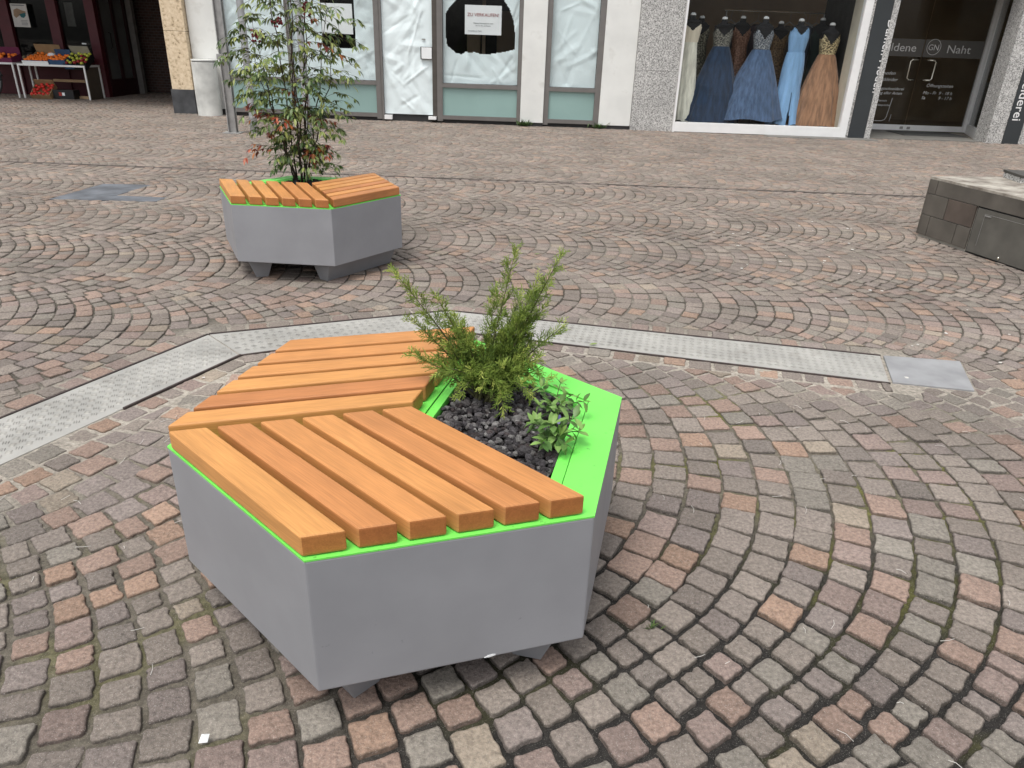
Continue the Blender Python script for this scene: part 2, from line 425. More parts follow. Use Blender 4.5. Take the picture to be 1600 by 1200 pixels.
scn.view_settings.view_transform = 'Standard'; scn.view_settings.look = 'None'
scn.view_settings.exposure = 0.55; scn.view_settings.gamma = 1.0

# ------------------------------------------------------------------ ground
OUT = [(-3.44, -0.98), (-1.48, 3.27), (-0.36, 3.735), (1.80, 3.305)]
INN = [(-3.14, -1.10), (-1.245, 3.035), (-0.385, 3.455), (1.70, 2.985)]
PLATE = [(1.812, 3.302), (2.165, 3.265), (2.045, 2.925), (1.712, 2.985)]
CHQ = [[INN[i], INN[i+1], OUT[i+1], OUT[i]] for i in range(3)]
GUT = [(-14, 8.105), (-14, 8.155), (12, 7.79), (12, 7.74)]
SLATE = [[(-3.99, 6.20), (-3.11, 6.26), (-3.09, 6.43), (-3.97, 6.45)], [(-3.97, 6.45), (-3.55, 6.46), (-3.48, 6.99), (-3.93, 6.95)]]
MIDL = [((-2.29+(-1.0), -1.04), (-1.3625, 3.1525)), ((-1.3625, 3.1525), (-0.3725, 3.595)), ((-0.3725, 3.595), (1.9, 3.11)), ((1.9, 3.11), (3.2, 2.5))]

def side(p, a, b):
    """>0 left of a->b"""
    return ((b[0]-a[0])*(p[1]-a[1]) - (b[1]-a[1])*(p[0]-a[0]))/math.hypot(b[0]-a[0], b[1]-a[1])

def inner_zone(p):
    return max(side(p, a, b) for a, b in MIDL) < 0

def clip(poly, a, b, m=0.0):
    """keep the part right of a->b by at least m (signed side < -m)"""
    out = []
    n = len(poly)
    for i in range(n):
        p, q = poly[i], poly[(i+1) % n]
        sp, sq = side(p, a, b)+m, side(q, a, b)+m
        if sp <= 0: out.append(p)
        if (sp < 0 < sq) or (sq < 0 < sp):
            u = sp/(sp-sq); out.append((p[0]+(q[0]-p[0])*u, p[1]+(q[1]-p[1])*u))
    return out

def sstep(a, b, x):
    u = min(1, max(0, (x-a)/(b-a))); return u*u*(3-2*u)

def ccw(poly):
    a = sum(poly[i][0]*poly[(i+1) % len(poly)][1]-poly[(i+1) % len(poly)][0]*poly[i][1] for i in range(len(poly)))
    return poly if a > 0 else poly[::-1]

def area(poly):
    return abs(sum(poly[i][0]*poly[(i+1) % len(poly)][1]-poly[(i+1) % len(poly)][0]*poly[i][1] for i in range(len(poly))))/2

EXC = [(ccw(q), 0.117) for q in CHQ] + [(ccw(PLATE), 0.012), (ccw(GUT), 0.01)] + [(ccw(q), 0.0) for q in SLATE]

def exclude(poly):
    for q, m in EXC:
        n = len(q)
        c = (sum(p[0] for p in poly)/len(poly), sum(p[1] for p in poly)/len(poly))
        if q is not EXC[4][0]:
            if abs(c[0]-sum(p[0] for p in q)/n) > 4.5 and False: continue
        hit = False
        for p in poly + [c]:
            if all(side(p, q[i], q[(i+1) % n]) > -m for i in range(n)): hit = True; break
        if not hit: continue
        ds = [-side(c, q[i], q[(i+1) % n]) for i in range(n)]
        k = max(range(n), key=lambda i: ds[i])
        a, b = q[k], q[(k+1) % n]
        poly = clip(poly, a, b, m)
        if len(poly) < 3: return None
    return poly

def in_view(x, y, mg=0.14):
    d = Vector((x, y, -CH)); z = d.dot(fw)
    if z < 0.2: return False
    u = 0.5 + FPX*d.dot(rt)/z/1600; v = 0.5 - FPX*d.dot(up)/z/1200
    return -mg < u < 1+mg and -0.2 < v < 1.3

PAL = [((0.205,0.172,0.150),30), ((0.180,0.150,0.135),14), ((0.185,0.150,0.145),15), ((0.275,0.165,0.125),15), ((0.33,0.185,0.115),6),
       ((0.200,0.186,0.160),10), ((0.28,0.225,0.165),3), ((0.135,0.118,0.110),4), ((0.23,0.155,0.14),9)]
PAL = [(tuple(v*f for v, f in zip(unsat(c, 0.78), (0.985, 0.995, 0.97))), n) for c, n in PAL]
PW = [p[1] for p in PAL]

def stones(lay, p, Lr, hh, rad, ang, ox, oy, zone, joint):
    """segmental arcs: strips i along the axis, bands b across it"""
    ca, sa = math.cos(ang), math.sin(ang)
    phm = math.asin(min(0.98, hh/rad)); ld = p*math.cos(phm)
    tot = 2*rad*phm; n = max(3, round((tot-ld)/(Lr*(0.35+0.65*math.sin(phm)/phm))))
    xr, yr = 17.0, 19.0
    for b in range(-22, 22):
        for i in range(-int(xr/p), int(xr/p)):
            # quick rejection on the strip centre
            cx0 = (i+0.5)*p; cy0 = b*2*hh
            wx, wy = ox+ca*cx0-sa*cy0, oy+sa*cx0+ca*cy0
            if wy < -1.6 or wy > 19.5: continue
            if not any(in_view(wx-sa*e+o_, wy+ca*e, 0.35) for o_ in (-.8, 0, .8) for e in (-hh, -hh/2, 0, hh/2, hh)): continue
            cuts = [(0.35+0.65*math.cos(-phm+2*phm*(k+.5)/n))*(1+R.uniform(-0.17, 0.17)) for k in range(n)]
            s_ = sum(cuts); cuts = [c*(tot-ld)/s_ for c in cuts]
            s0 = -rad*phm + ld/2
            for j in range(n+1):
                if j < n: l = cuts[j]; sc = s0+l/2; s0 += l
                else: l = ld; sc = rad*phm
                ph = sc/rad
                lx = rad*math.cos(ph)-rad+cx0; ly = rad*math.sin(ph)+cy0
                wd = p*math.cos(ph)
                X, Y = ox+ca*lx-sa*ly, oy+sa*lx+ca*ly
                if not (in_view(X, Y) or (Y < 6 and (in_view(X-0.8, Y) or in_view(X+0.8, Y)))): continue
                if Y > 14.2 and X > -5.6: continue
                if Y > 18.4: continue
                if inner_zone((X, Y)) != zone: continue
                tx, ty = -math.sin(ph), math.cos(ph)      # along the arc
                nx, ny = math.cos(ph), math.sin(ph)
                jt = joint*(0.7+0.6*R.random())
                if zone: jt *= 0.78+0.38*sstep(1.9, 1.2, Y)
                hw = max(0.02, wd/2-jt*(0.40 if zone else 0.32)); hl = max(0.02, l/2-jt*(0.60 if zone else 0.68))
                q = []
                for e, g in ((-1,-1),(1,-1),(1,1),(-1,1)):
                    a_ = hw*e*(1+R.uniform(-0.09, 0.06)); b_ = hl*g*(1+R.uniform(-0.09, 0.06))
                    px, py = lx+nx*a_+tx*b_, ly+ny*a_+ty*b_
                    q.append((ox+ca*px-sa*py, oy+sa*px+ca*py))
                lay.append(q)

polys = []
stones(polys, 0.101, 0.096, 0.555, 0.74, math.radians(-3.0), 1.8, 4.0+0.555-0.555+0.05, False, 0.0078)
stones(polys, 0.116, 0.108, 0.98, 1.32, math.radians(-8.0), 1.2, 2.13, True, 0.0118)
# running course of setts along both sides of the channel
course = []
for P in (OUT, INN):
    sgn = 1 if P is OUT else -1
    for a, b in zip(P, P[1:]):
        d = math.hypot(b[0]-a[0], b[1]-a[1]); ux, uy = (b[0]-a[0])/d, (b[1]-a[1])/d
        nx, ny = -uy*sgn, ux*sgn
        s0 = 0.004
        while s0 < d-0.03:
            l = R.uniform(0.085, 0.125); l = min(l, d-s0)
            o0, o1 = 0.013, 0.013+R.uniform(0.078, 0.092)
            q = [(a[0]+ux*(s0+u)+nx*v, a[1]+uy*(s0+u)+ny*v) for u, v in ((0.007,o0),(l-0.007,o0),(l-0.007+R.uniform(-.006,.004),o1),(0.007+R.uniform(-.004,.006),o1))]
            if in_view(q[0][0], q[0][1]): course.append(ccw(q))
            s0 += l

V = []; F = []; C = []
def emit(poly, joint_in):
    cx = sum(p[0] for p in poly)/len(poly); cy = sum(p[1] for p in poly)/len(poly)
    dist = math.hypot(cx, cy)
    base = R.choices(PAL, PW)[0][0]
    k = R.uniform(0.97, 1.33)
    base = tuple(0.66*c+0.34*m for c, m in zip(base, (0.214, 0.174, 0.143)))
    fm = min(0.45, max(0.0, (cy-2.6)*0.14))
    base = tuple((1-fm)*c+fm*m for c, m in zip(base, (0.222, 0.186, 0.154)))
    
    col = tuple(c*k for c in base)
    if dist < 4.6:
        nsub, rings = 5, 3
    elif dist < 8.5: nsub, rings = 2, 2
    else: nsub, rings = 1, 2
    pts = []
    n = len(poly)
    for i in range(n):
        p, q = poly[i], poly[(i+1) % n]
        el = math.hypot(q[0]-p[0], q[1]-p[1])
        m = nsub if el > 0.03 else 1
        for j in range(m):
            u = j/m
            if m > 1 and j == 0:
                # rounded corner: two points either side
                r_ = poly[i-1]; e0 = math.hypot(p[0]-r_[0], p[1]-r_[1])
                c_ = R.uniform(0.002, 0.0065)
                if e0 > 0.03: pts.append((p[0]+(r_[0]-p[0])*c_/e0, p[1]+(r_[1]-p[1])*c_/e0))
                pts.append((p[0]+(q[0]-p[0])*c_/el, p[1]+(q[1]-p[1])*c_/el))
            else:
                am = 0.0031 if dist < 4.6 else 0.0022
                pts.append((p[0]+(q[0]-p[0])*u+R.uniform(-am, am), p[1]+(q[1]-p[1])*u+R.uniform(-am, am)))
    m = len(pts)
    h = R.uniform(-0.0035, 0.0035); gx, gy = R.uniform(-0.035, 0.035), R.uniform(-0.035, 0.035)
    b0 = len(V)
    def ring(ins, z, rnd=0.0):
        for x, y in pts:
            d = math.hypot(x-cx, y-cy) or 1
            f_ = max(0.2, 1-ins/d)
            xx, yy = cx+(x-cx)*f_, cy+(y-cy)*f_
            V.append((xx, yy, z+h+gx*(xx-cx)+gy*(yy-cy)+R.uniform(-rnd, rnd)))
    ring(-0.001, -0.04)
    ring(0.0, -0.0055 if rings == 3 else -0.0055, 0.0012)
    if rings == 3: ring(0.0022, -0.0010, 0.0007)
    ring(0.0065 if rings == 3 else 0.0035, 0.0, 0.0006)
    nr = rings+1
    V.append((cx, cy, 0.0004+h))
    for r_ in range(nr-1):
        for i in range(m):
            a = b0+r_*m+i; b = b0+r_*m+(i+1) % m
            F.append((a, b, b+m, a+m))
    top = b0+(nr-1)*m
    for i in range(m): F.append((top+i, top+(i+1) % m, b0+nr*m))
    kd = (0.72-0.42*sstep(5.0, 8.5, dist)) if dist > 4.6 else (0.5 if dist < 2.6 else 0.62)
    soil_shade = tuple((1-kd)*c+kd*d for c, d in zip(col, (0.040, 0.036, 0.030)))      # flanks darkened: joint soil, plus shade of the gaps put into the colour
    C.extend([soil_shade]*(2*m)); C.extend([col]*((nr-2)*m+1))

for q in polys:
    a0 = area(q)
    q2 = exclude(ccw(q))
    if q2 is None or len(q2) < 3: continue
    if area(q2) < 0.22*a0 or area(q2) < 0.0011: continue
    emit(ccw(q2), 0)
for q in course: emit(q, 0)

def mesh_np(name, V, F, C, mat, smooth=True):
    me = bpy.data.meshes.new(name)
    me.from_pydata(V, [], F)
    at = me.color_attributes.new('Col', 'FLOAT_COLOR', 'POINT')
    buf = np.ones((len(V), 4), np.float32); buf[:, :3] = np.array(C, np.float32)
    at.data.foreach_set('color', buf.ravel())
    if smooth: me.polygons.foreach_set('use_smooth', [True]*len(me.polygons))
    me.materials.append(mat); me.update()
    return link(bpy.data.objects.new(name, me))

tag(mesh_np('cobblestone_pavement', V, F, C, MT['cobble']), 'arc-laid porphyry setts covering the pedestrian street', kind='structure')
print('setts', len(polys), 'verts', len(V))

# bed the setts lie in (joint fill): sand, mortar and moss
xs = np.concatenate([np.arange(-14, -3, 0.35), np.arange(-3, 3, 0.05), np.arange(3, 13, 0.35)])
ys = np.concatenate([np.arange(-0.6, 4.4, 0.05), np.arange(4.4, 19.2, 0.25)])
def fbm(x, y, s, o=0.0):
    return mnoise.fractal(Vector((x*s+o, y*s-o, o)), 1.0, 2.0, 4)
GV = []; GC = []
light_c = np.array((0.36, 0.325, 0.275)); mid_c = np.array((0.140, 0.124, 0.098)); dark_c = np.array((0.026, 0.024, 0.022)); moss_c = np.array((0.115, 0.115, 0.028))
for y in ys:
    for x in xs:
        inn = inner_zone((x, y))
        n1 = fbm(x, y, 1.1); n2 = fbm(x, y, 3.0, 5.0); n3 = fbm(x, y, 7.0, 9.0)
        dl = max(side((x, y), a, b) for a, b in MIDL)
        if inn:
            near = sstep(-0.75, -0.2, dl)                    # mortar near the channel
            dk = sstep(-0.5, 0.05, x+0.7*(1.2-y)+0.35*n1)*sstep(2.1, 1.6, y)*sstep(2.4, 1.3, x+0.3*n2)
            c = mid_c*(1-dk)+dark_c*dk
            c = c*(1-near)+light_c*near
            mo = sstep(0.16, 0.5, n2+0.45*n3)*(1-near)*(1-0.55*dk)*(0.45+0.55*sstep(0.2, 0.9, x))
            mo = max(mo, 0.8*sstep(-0.15, 0.35, n3+0.3*n2)*sstep(0.55, 0.95, x)*sstep(2.35, 2.0, y)*sstep(1.35, 1.6, y)*(1-near))
            c = c*(1-mo)+moss_c*mo
            z = -0.0085-0.005*dk+0.005*near+0.002*n3
        else:
            lt = sstep(-0.1, 0.45, n1+0.3*n2)*0.6
            if y > 7.9: lt = 0.6+0.4*lt
            lt = max(lt, 0.9*sstep(0.42, 0.16, dl)) if dl < 0.45 else lt
            c = mid_c*0.62*(1-lt)+light_c*lt
            z = -0.0072+0.0030*lt+0.001*n3
        GV.append((x, y, z)); GC.append(tuple(c))
nx_, ny_ = len(xs), len(ys)
GF = [(j*nx_+i, j*nx_+i+1, (j+1)*nx_+i+1, (j+1)*nx_+i) for j in range(ny_-1) for i in range(nx_-1)]
tag(mesh_np('joint_bed', GV, GF, GC, MT['joint']), 'sand, mortar and moss filling the joints between the setts', kind='structure')
b = MB(); b.box(-80, 80, -60, 80, -0.3, -0.06)
tag(b.build('ground', M('street_ground', (0.17, 0.145, 0.125), rough=0.9, var=0.2, scale=3)), 'street surface beyond the setts', kind='structure')

# ------------------------------------------------------------------ channel with tread plates
def treads(q, mb, z0):
    a, b_, c_, d_ = [Vector((p[0], p[1], 0)) for p in q]      # a->b inner edge, d->c outer edge
    ln = (b_-a).length; u = (b_-a).normalized(); v = Vector((-u.y, u.x, 0))
    pit = 0.036
    qq = ccw(q)
    for i in range(int(ln/pit)+8):
        for j in range(12):
            o = a+u*((i-4)*pit)+v*(j*pit-0.02)
            if not in_view(o.x, o.y, 0.05): continue
            if not all(side((o.x, o.y), qq[k], qq[(k+1) % 4]) > 0.018 for k in range(4)): continue
            an = PI/4 if (i+j) % 2 else -PI/4
            d1 = (u*math.cos(an)+v*math.sin(an)); d2 = Vector((-d1.y, d1.x, 0))
            near = o.length < 3.4
            for k in ((-1, 0, 1) if near else (-0.7, 0.7)):
                cc = o+d2*(k*0.0085)
                hl, hw, ht = 0.0130, 0.0029, 0.0036
                vs = [cc-d1*hl, cc+d2*hw, cc+d1*hl, cc-d2*hw]
                vs = [Vector((p.x, p.y, z0)) for p in vs]+[Vector((cc.x-d1.x*hl*.6, cc.y-d1.y*hl*.6, z0+ht)), Vector((cc.x+d1.x*hl*.6, cc.y+d1.y*hl*.6, z0+ht))]
                mb.add(vs, [(0,3,5,4),(3,2,5),(2,1,4,5),(1,0,4)])

LBL = ['light metal tread plate of the channel running off to the lower left', 'light metal tread plate of the channel behind the near bench', 'long light metal tread plate of the channel right of the juniper']
for k, q in enumerate(CHQ):
    a, b_, c_, d_ = [Vector((p[0], p[1], 0)) for p in q]
    ctr = (a+b_+c_+d_)/4
    sh = [ctr+(p-ctr)*(1-0.004/max(0.1, (p-ctr).length)) for p in (a, b_, c_, d_)]
    mb = MB(); mb.prism([(p.x, p.y) for p in ccw([(p.x, p.y) for p in sh])] if False else ccw([(p.x, p.y) for p in sh]), -0.03, -0.0005)
    treads(q, mb, -0.0006)
    tag(mb.build('channel_cover', MT['alu']), LBL[k], 'channel cover', 'tread plates covering the channel')
mb = MB(); mb.prism(ccw(PLATE), -0.02, 0.0045)
tag(mb.build('flat_cover_plate', MT['zinc'], bevel=0.002), 'plain blue-grey metal plate at the right end of the channel', 'cover plate')
for P, nm in ((OUT, 'outer'), (INN, 'inner')):
    mb = MB()
    s_ = 1 if P is OUT else -1
    segs = list(zip(P, P[1:]))
    for k, (a, b_) in enumerate(segs):
        a = Vector((*a, 0)); b_ = Vector((*b_, 0)); u = (b_-a).normalized(); n_ = Vector((-u.y, u.x, 0))*s_
        if P is INN and k == 0:
            a = a+(b_-a)*0.865                                  # the left piece of the inner rail is missing
        q = [a+n_*0.001, b_+n_*0.001, b_+n_*0.0105, a+n_*0.0105]
        mb.prism(ccw([(p.x, p.y) for p in q]), -0.03, 0.006 if k == 0 and P is INN else 0.0035)
    tag(mb.build('channel_edging', MT['edging']), 'thin rusty steel rail along the %s side of the tread plate channel' % ('far' if P is OUT else 'near'), 'edging rail', 'steel rails of the channel')
# slot drain across the street
mb = MB()
g0, g1 = Vector((-13, 8.115, 0)), Vector((11.5, 7.772, 0)); u = (g1-g0).normalized(); n_ = Vector((-u.y, u.x, 0))
s0 = 0.0; ln = (g1-g0).length
while s0 < ln:
    l = R.uniform(0.42, 0.5)
    for o0, o1, zt in ((-0.027, -0.013, 0.001), (0.013, 0.027, 0.001)):
        q = [g0+u*s0+n_*o0, g0+u*(s0+l)+n_*o0, g0+u*(s0+l)+n_*o1, g0+u*s0+n_*o1]
        mb.prism([(p.x, p.y) for p in q], -0.05, zt)
    q = [g0+u*(s0+l)+n_*-0.027, g0+u*(s0+l+0.05)+n_*-0.027, g0+u*(s0+l+0.05)+n_*0.027, g0+u*(s0+l)+n_*0.027]
    mb.prism([(p.x, p.y) for p in q], -0.05, -0.001)
    s0 += l+0.05
mb2 = mb
tag(mb.build('slot_drain', M('drain_metal', (0.12, 0.10, 0.09), rough=0.8, var=0.3)), 'narrow dark slot drain crossing the street behind the far planter', 'slot drain')
mb = MB(); mb.prism([(g0+n_*-0.012).xy[:], (g1+n_*-0.012).xy[:], (g1+n_*0.012).xy[:], (g0+n_*0.012).xy[:]], -0.05, -0.0035)
ds = mb.build('drain_bottom', MT['black'], bpy.data.objects['slot_drain'])
mb = MB()
mb.prism(ccw(SLATE[0]), -0.03, 0.002)
mb.prism(ccw([(p[0]*0.999, p[1]+0.002) for p in SLATE[1]]), -0.03, 0.0015)
tag(mb.build('inlay_slab', MT['slate'], bevel=0.001), 'dark blue-grey angular slab set into the setts on the left', 'inlay slab')

# ------------------------------------------------------------------ hexagonal bench planter
S_, PL, HB, FH, WT = 0.58, 0.4485, 0.3343, 0.1142, 0.0488
VX = [Vector((S_*math.cos(k*PI/3), S_*math.sin(k*PI/3), 0)) for k in range(6)]
C0 = Vector((0, 0, 0))

def inset_poly(poly, ds):
    """offset each edge i (poly[i]->poly[i+1], ccw) inwards by ds[i]"""
    n = len(poly); lines = []
    for i in range(n):
        a, b_ = Vector(poly[i]), Vector(poly[(i+1) % n]); d = (b_-a).normalized(); nn = Vector((-d.y, d.x))
        lines.append((a+nn*ds[i], d))
    out = []
    for i in range(n):
        p, d = lines[i-1]; q, e = lines[i]
        den = d.x*e.y-d.y*e.x
        u = ((q.x-p.x)*e.y-(q.y-p.y)*e.x)/den
        out.append(p+d*u)
    return out

def ring_mesh(mb, outer, inner, z0, z1):
    """frame between two polygons of equal count"""
    n = len(outer)
    vs = [(p[0], p[1], z) for z in (z0, z1) for p in outer]+[(p[0], p[1], z) for z in (z0, z1) for p in inner]
    fs = []
    for i in range(n):
        j = (i+1) % n
        fs += [(i, j, n+j, n+i), (2*n+i, 3*n+i, 3*n+j, 2*n+j), (n+i, n+j, 3*n+j, 3*n+i), (i, 2*n+i, 2*n+j, j)]
    mb.add(vs, fs)

def make_planter():
    root = thing('bench_planter', (0, 0, 0), 'near hexagonal grey planter bench with orange wood slats and green rim', 'planter bench', 'hexagonal planter benches')
    hexo = [(p.x, p.y) for p in VX]
    z0, z1 = PL-HB, PL-0.0035
    mb = MB()
    inn = inset_poly(hexo, [0.04]*6)
    n = 6
    # outer shell with floor and inner walls
    mb.prism(hexo, z0, z0+0.03)
    ring_mesh(mb, hexo, inn, z0+0.03, z1)
    # weld seam-free: drop the hidden faces between floor slab and wall by building the shell as one prism
    mb = MB()
    vs = [(*p, z0) for p in hexo]+[(*p, z1) for p in hexo]+[(*p, z1) for p in inn]+[(*p, z0+0.05) for p in inn]
    fs = [tuple(range(5, -1, -1))]
    for i in range(6):
        j = (i+1) % 6
        fs += [(i, j, 6+j, 6+i), (6+i, 6+j, 12+j, 12+i), (12+i, 12+j, 18+j, 18+i)]
    fs.append(tuple(18+i for i in range(6)))
    mb.add(vs, fs)
    mb.build('body', MT['grey'], root, bevel=0.004, seg=2)
    # green plate with the planting opening
    rh = [(0, 0), (VX[2].x, VX[2].y), (VX[3].x, VX[3].y), (VX[4].x, VX[4].y)]
    hole = inset_poly(rh, [0.012, 0.085, 0.085, 0.014])
    hole = [Vector(p) for p in hole]
    mb = MB()
    hx = [Vector(p) for p in hexo]
    zt, zb = PL, PL-0.004
    # top: fan quads between hexagon and opening
    vs = [(p.x, p.y, zt) for p in hx]+[(p.x, p.y, zt) for p in hole]+[(p.x, p.y, zb) for p in hx]+[(p.x, p.y, zb) for p in hole]
    top = [(0, 1, 6), (1, 2, 7, 6), (2, 3, 8, 7), (3, 4, 9, 8), (4, 5, 6, 9), (5, 0, 6)]
    fs = top+[tuple(10+i for i in reversed(f)) for f in top]
    for i in range(6): j = (i+1) % 6; fs.append((10+i, 10+j, j, i))
    for i in range(4): j = (i+1) % 4; fs.append((6+i, 6+j, 16+j, 16+i))
    mb.add(vs, fs)
    mb.build('rim_plate', MT['green'], root)
    o2 = inset_poly([tuple(p) for p in hole], [0.0025]*4)
    i2 = inset_poly([tuple(p) for p in hole], [0.006, 0.030, 0.030, 0.026])
    mb = MB(); ring_mesh(mb, [tuple(p) for p in o2], [tuple(p) for p in i2], PL-0.16, PL-0.0035)
    mb.build('liner_rim', MT['green'], root)
    # slats
    g = 0.0180/0.866; st = S_*0.990/6
    for kind in 'BA':
        if kind == 'B': A0, da, db = VX[0], (VX[1]-VX[0])/S_, (C0-VX[0])/S_
        else: A0, da, db = VX[0], (C0-VX[0])/S_, (VX[5]-VX[0])/S_
        for i in range(6):
            b0, b1 = i*st+(0.002 if i == 0 and kind == 'B' else g/2), (S_-0.002 if i == 5 and kind == 'A' else (i+1)*st-g/2)
            a0, a1 = (0.019, S_-0.010) if kind == 'B' else (0.002, S_-0.004)
            jit = R.uniform(-0.001, 0.001)
            q = [A0+da*(a0+jit)+db*b0, A0+da*(a1+jit)+db*b0, A0+da*(a1+jit)+db*b1, A0+da*(a0+jit)+db*b1]
            c = sum(q, Vector((0, 0, 0)))/4; ang = math.atan2(da.y, da.x)
            m = Matrix.Rotation(-ang, 3, 'Z')
            loc = [m @ (p-c) for p in q]
            mb = MB(); mb.prism(ccw([(p.x, p.y) for p in loc]), -WT/2+0.002, WT/2)
            o = mb.build('slat', MT['wood'], root, bevel=0.0058, seg=3, smooth=False, local=True)
            o.location = (c.x, c.y, PL+WT/2); o.rotation_euler = (0, 0, ang)
    # three trapezoid skids along alternate sides
    for k in (0, 2, 4):
        a, b_ = VX[k], VX[(k+1) % 6]; d = (b_-a).normalized(); nn = Vector((-d.y, d.x, 0))
        def P(al, inn_, z): p = a+d*al+nn*inn_; return (p.x, p.y, z)
        t0, t1 = 0.0, S_-0.0; e0, e1 = 0.022, S_-0.022
        vs = [P(e0, 0.096, 0), P(e1, 0.096, 0), P(e1, 0.165, 0), P(e0, 0.165, 0), P(t0, 0.055, z0-0.0005), P(t1, 0.055, z0-0.0005), P(t1, 0.20, z0-0.0005), P(t0, 0.20, z0-0.0005)]
        mb = MB(); mb.add(vs, [(0,3,2,1),(4,5,6,7),(0,1,5,4),(1,2,6,5),(2,3,7,6),(3,0,4,7)])
        mb.build('foot', MT['foot'], root, bevel=0.003)
    return root, [tuple(p) for p in i2]

pl1, HOLE = make_planter()
C1, R1 = Vector((-0.24716, 1.63595, 0)), 3.447388
C2, R2 = Vector((-1.31578, 4.62931, 0)), -1.105722
pl2 = pl1.copy(); link(pl2)
for ch in pl1.children:
    c = ch.copy(); link(c); c.parent = pl2
pl1.location = C1; pl1.rotation_euler = (0, 0, R1)
pl2.location = C2; pl2.rotation_euler = (0, 0, R2)
cp = MB()
pv = VX[1]+(VX[2]-VX[1])*0.62; dv = (VX[2]-VX[1]).normalized(); nv = Vector((dv.y, -dv.x, 0))
pp = [(-.010, .0), (-.002, .005), (.008, .006), (.016, .0045), (.015, .002), (.003, -.001)]
cp.add([pv+dv*a+nv*0.0008+Vector((0, 0, PL-HB+.002+b_)) for a, b_ in pp]+[pv+dv*a-nv*0.002+Vector((0, 0, PL-HB+.002+b_)) for a, b_ in pp],
       [(0, 1, 2, 3, 4, 5), (11, 10, 9, 8, 7, 6)]+[(i, 6+i, 6+(i+1) % 6, (i+1) % 6) for i in range(6)])
cp.build('paint_chip', MT['paperwhite'], pl1, local=True, label='small white chip in the paint at the lower edge')
pl2['label'] = 'far hexagonal grey planter bench with the tall leafy shrub, standing behind the channel'

def lp(c, r, p, z=0.0):
    m = Matrix.Rotation(r, 3, 'Z'); q = m @ Vector((p[0], p[1], 0)); return Vector((q.x+c.x, q.y+c.y, z))

# ------------------------------------------------------------------ gravel and soil in the planting beds
ico = bmesh.new(); bmesh.ops.create_icosphere(ico, subdivisions=2, radius=1)
IV = [v.co.copy() for v in ico.verts]; IFc = [tuple(v.index for v in f.verts) for f in ico.faces]; ico.free()
ico = bmesh.new(); bmesh.ops.create_icosphere(ico, subdivisions=1, radius=1)
IV1 = [v.co.copy() for v in ico.verts]; IF1 = [tuple(v.index for v in f.verts) for f in ico.faces]; ico.free()

def fill_gravel(c, r, nst, smin, smax, name, label, zt, cols, lod):
    hw = [lp(c, r, p) for p in HOLE]
    hp = ccw([(p.x, p.y) for p in hw])
    mb = MB(); mb.prism(hp, zt-0.1, zt-0.014)
    mb.cur = (0.02, 0.018, 0.018); mb.c = [mb.cur]*len(mb.v)
    x0, x1 = min(p[0] for p in hp), max(p[0] for p in hp); y0, y1 = min(p[1] for p in hp), max(p[1] for p in hp)
    n = 0; iv, fc = (IV, IFc) if lod else (IV1, IF1)
    while n < nst:
        x, y = R.uniform(x0, x1), R.uniform(y0, y1)
        if not all(side((x, y), hp[k], hp[(k+1) % 4]) > 0.006 for k in range(4)): continue
        s = R.uniform(smin, smax)*(0.8 if R.random() < .4 else 1.0)
        rx, ry, rz = s*R.uniform(.75, 1.25), s*R.uniform(.7, 1.1), s*R.uniform(.5, .85)
        rot = Matrix.Rotation(R.uniform(0, 6.3), 3, 'Z') @ Matrix.Rotation(R.uniform(-.7, .7), 3, 'X') @ Matrix.Rotation(R.uniform(-.7, .7), 3, 'Y')
        k = R.choice(cols); g_ = R.uniform(.7, 1.35); mb.cur = tuple(c_*g_ for c_ in k)
        z = zt+R.uniform(-0.010, 0.004)
        sd_ = R.uniform(0, 100); vs = []
        for v in iv:
            q = 1+0.42*mnoise.noise(v*1.5+Vector((sd_, 0, 0)))+0.14*mnoise.noise(v*4+Vector((0, sd_, 0)))
            p = rot @ Vector((v.x*rx*q, v.y*ry*q, v.z*rz*q)); vs.append((x+p.x, y+p.y, z+p.z))
        mb.add(vs, fc); n += 1
    o = mb.build(name, MT['gravel'], col=True)
    return tag(o, label, 'gravel', kind='stuff')

fill_gravel(C1, R1, 1250, 0.006, 0.0126, 'lava_gravel', 'loose dark lava gravel filling the near planting bed', PL-0.012,
            [(0.062, 0.057, 0.061), (0.085, 0.079, 0.083), (0.045, 0.041, 0.043), (0.14, 0.133, 0.13), (0.20, 0.193, 0.188), (0.10, 0.092, 0.092), (0.065, 0.053, 0.053)], True)
fill_gravel(C2, R2, 170, 0.012, 0.022, 'dark_gravel', 'dark gravel around the stems of the tall shrub', PL-0.008,
            [(0.025, 0.022, 0.021), (0.04, 0.038, 0.037)], False)

# ------------------------------------------------------------------ juniper
def bez(p0, p1, p2, n):
    return [p0*(1-u)**2+p1*2*u*(1-u)+p2*u*u for u in (i/(n-1) for i in range(n))]

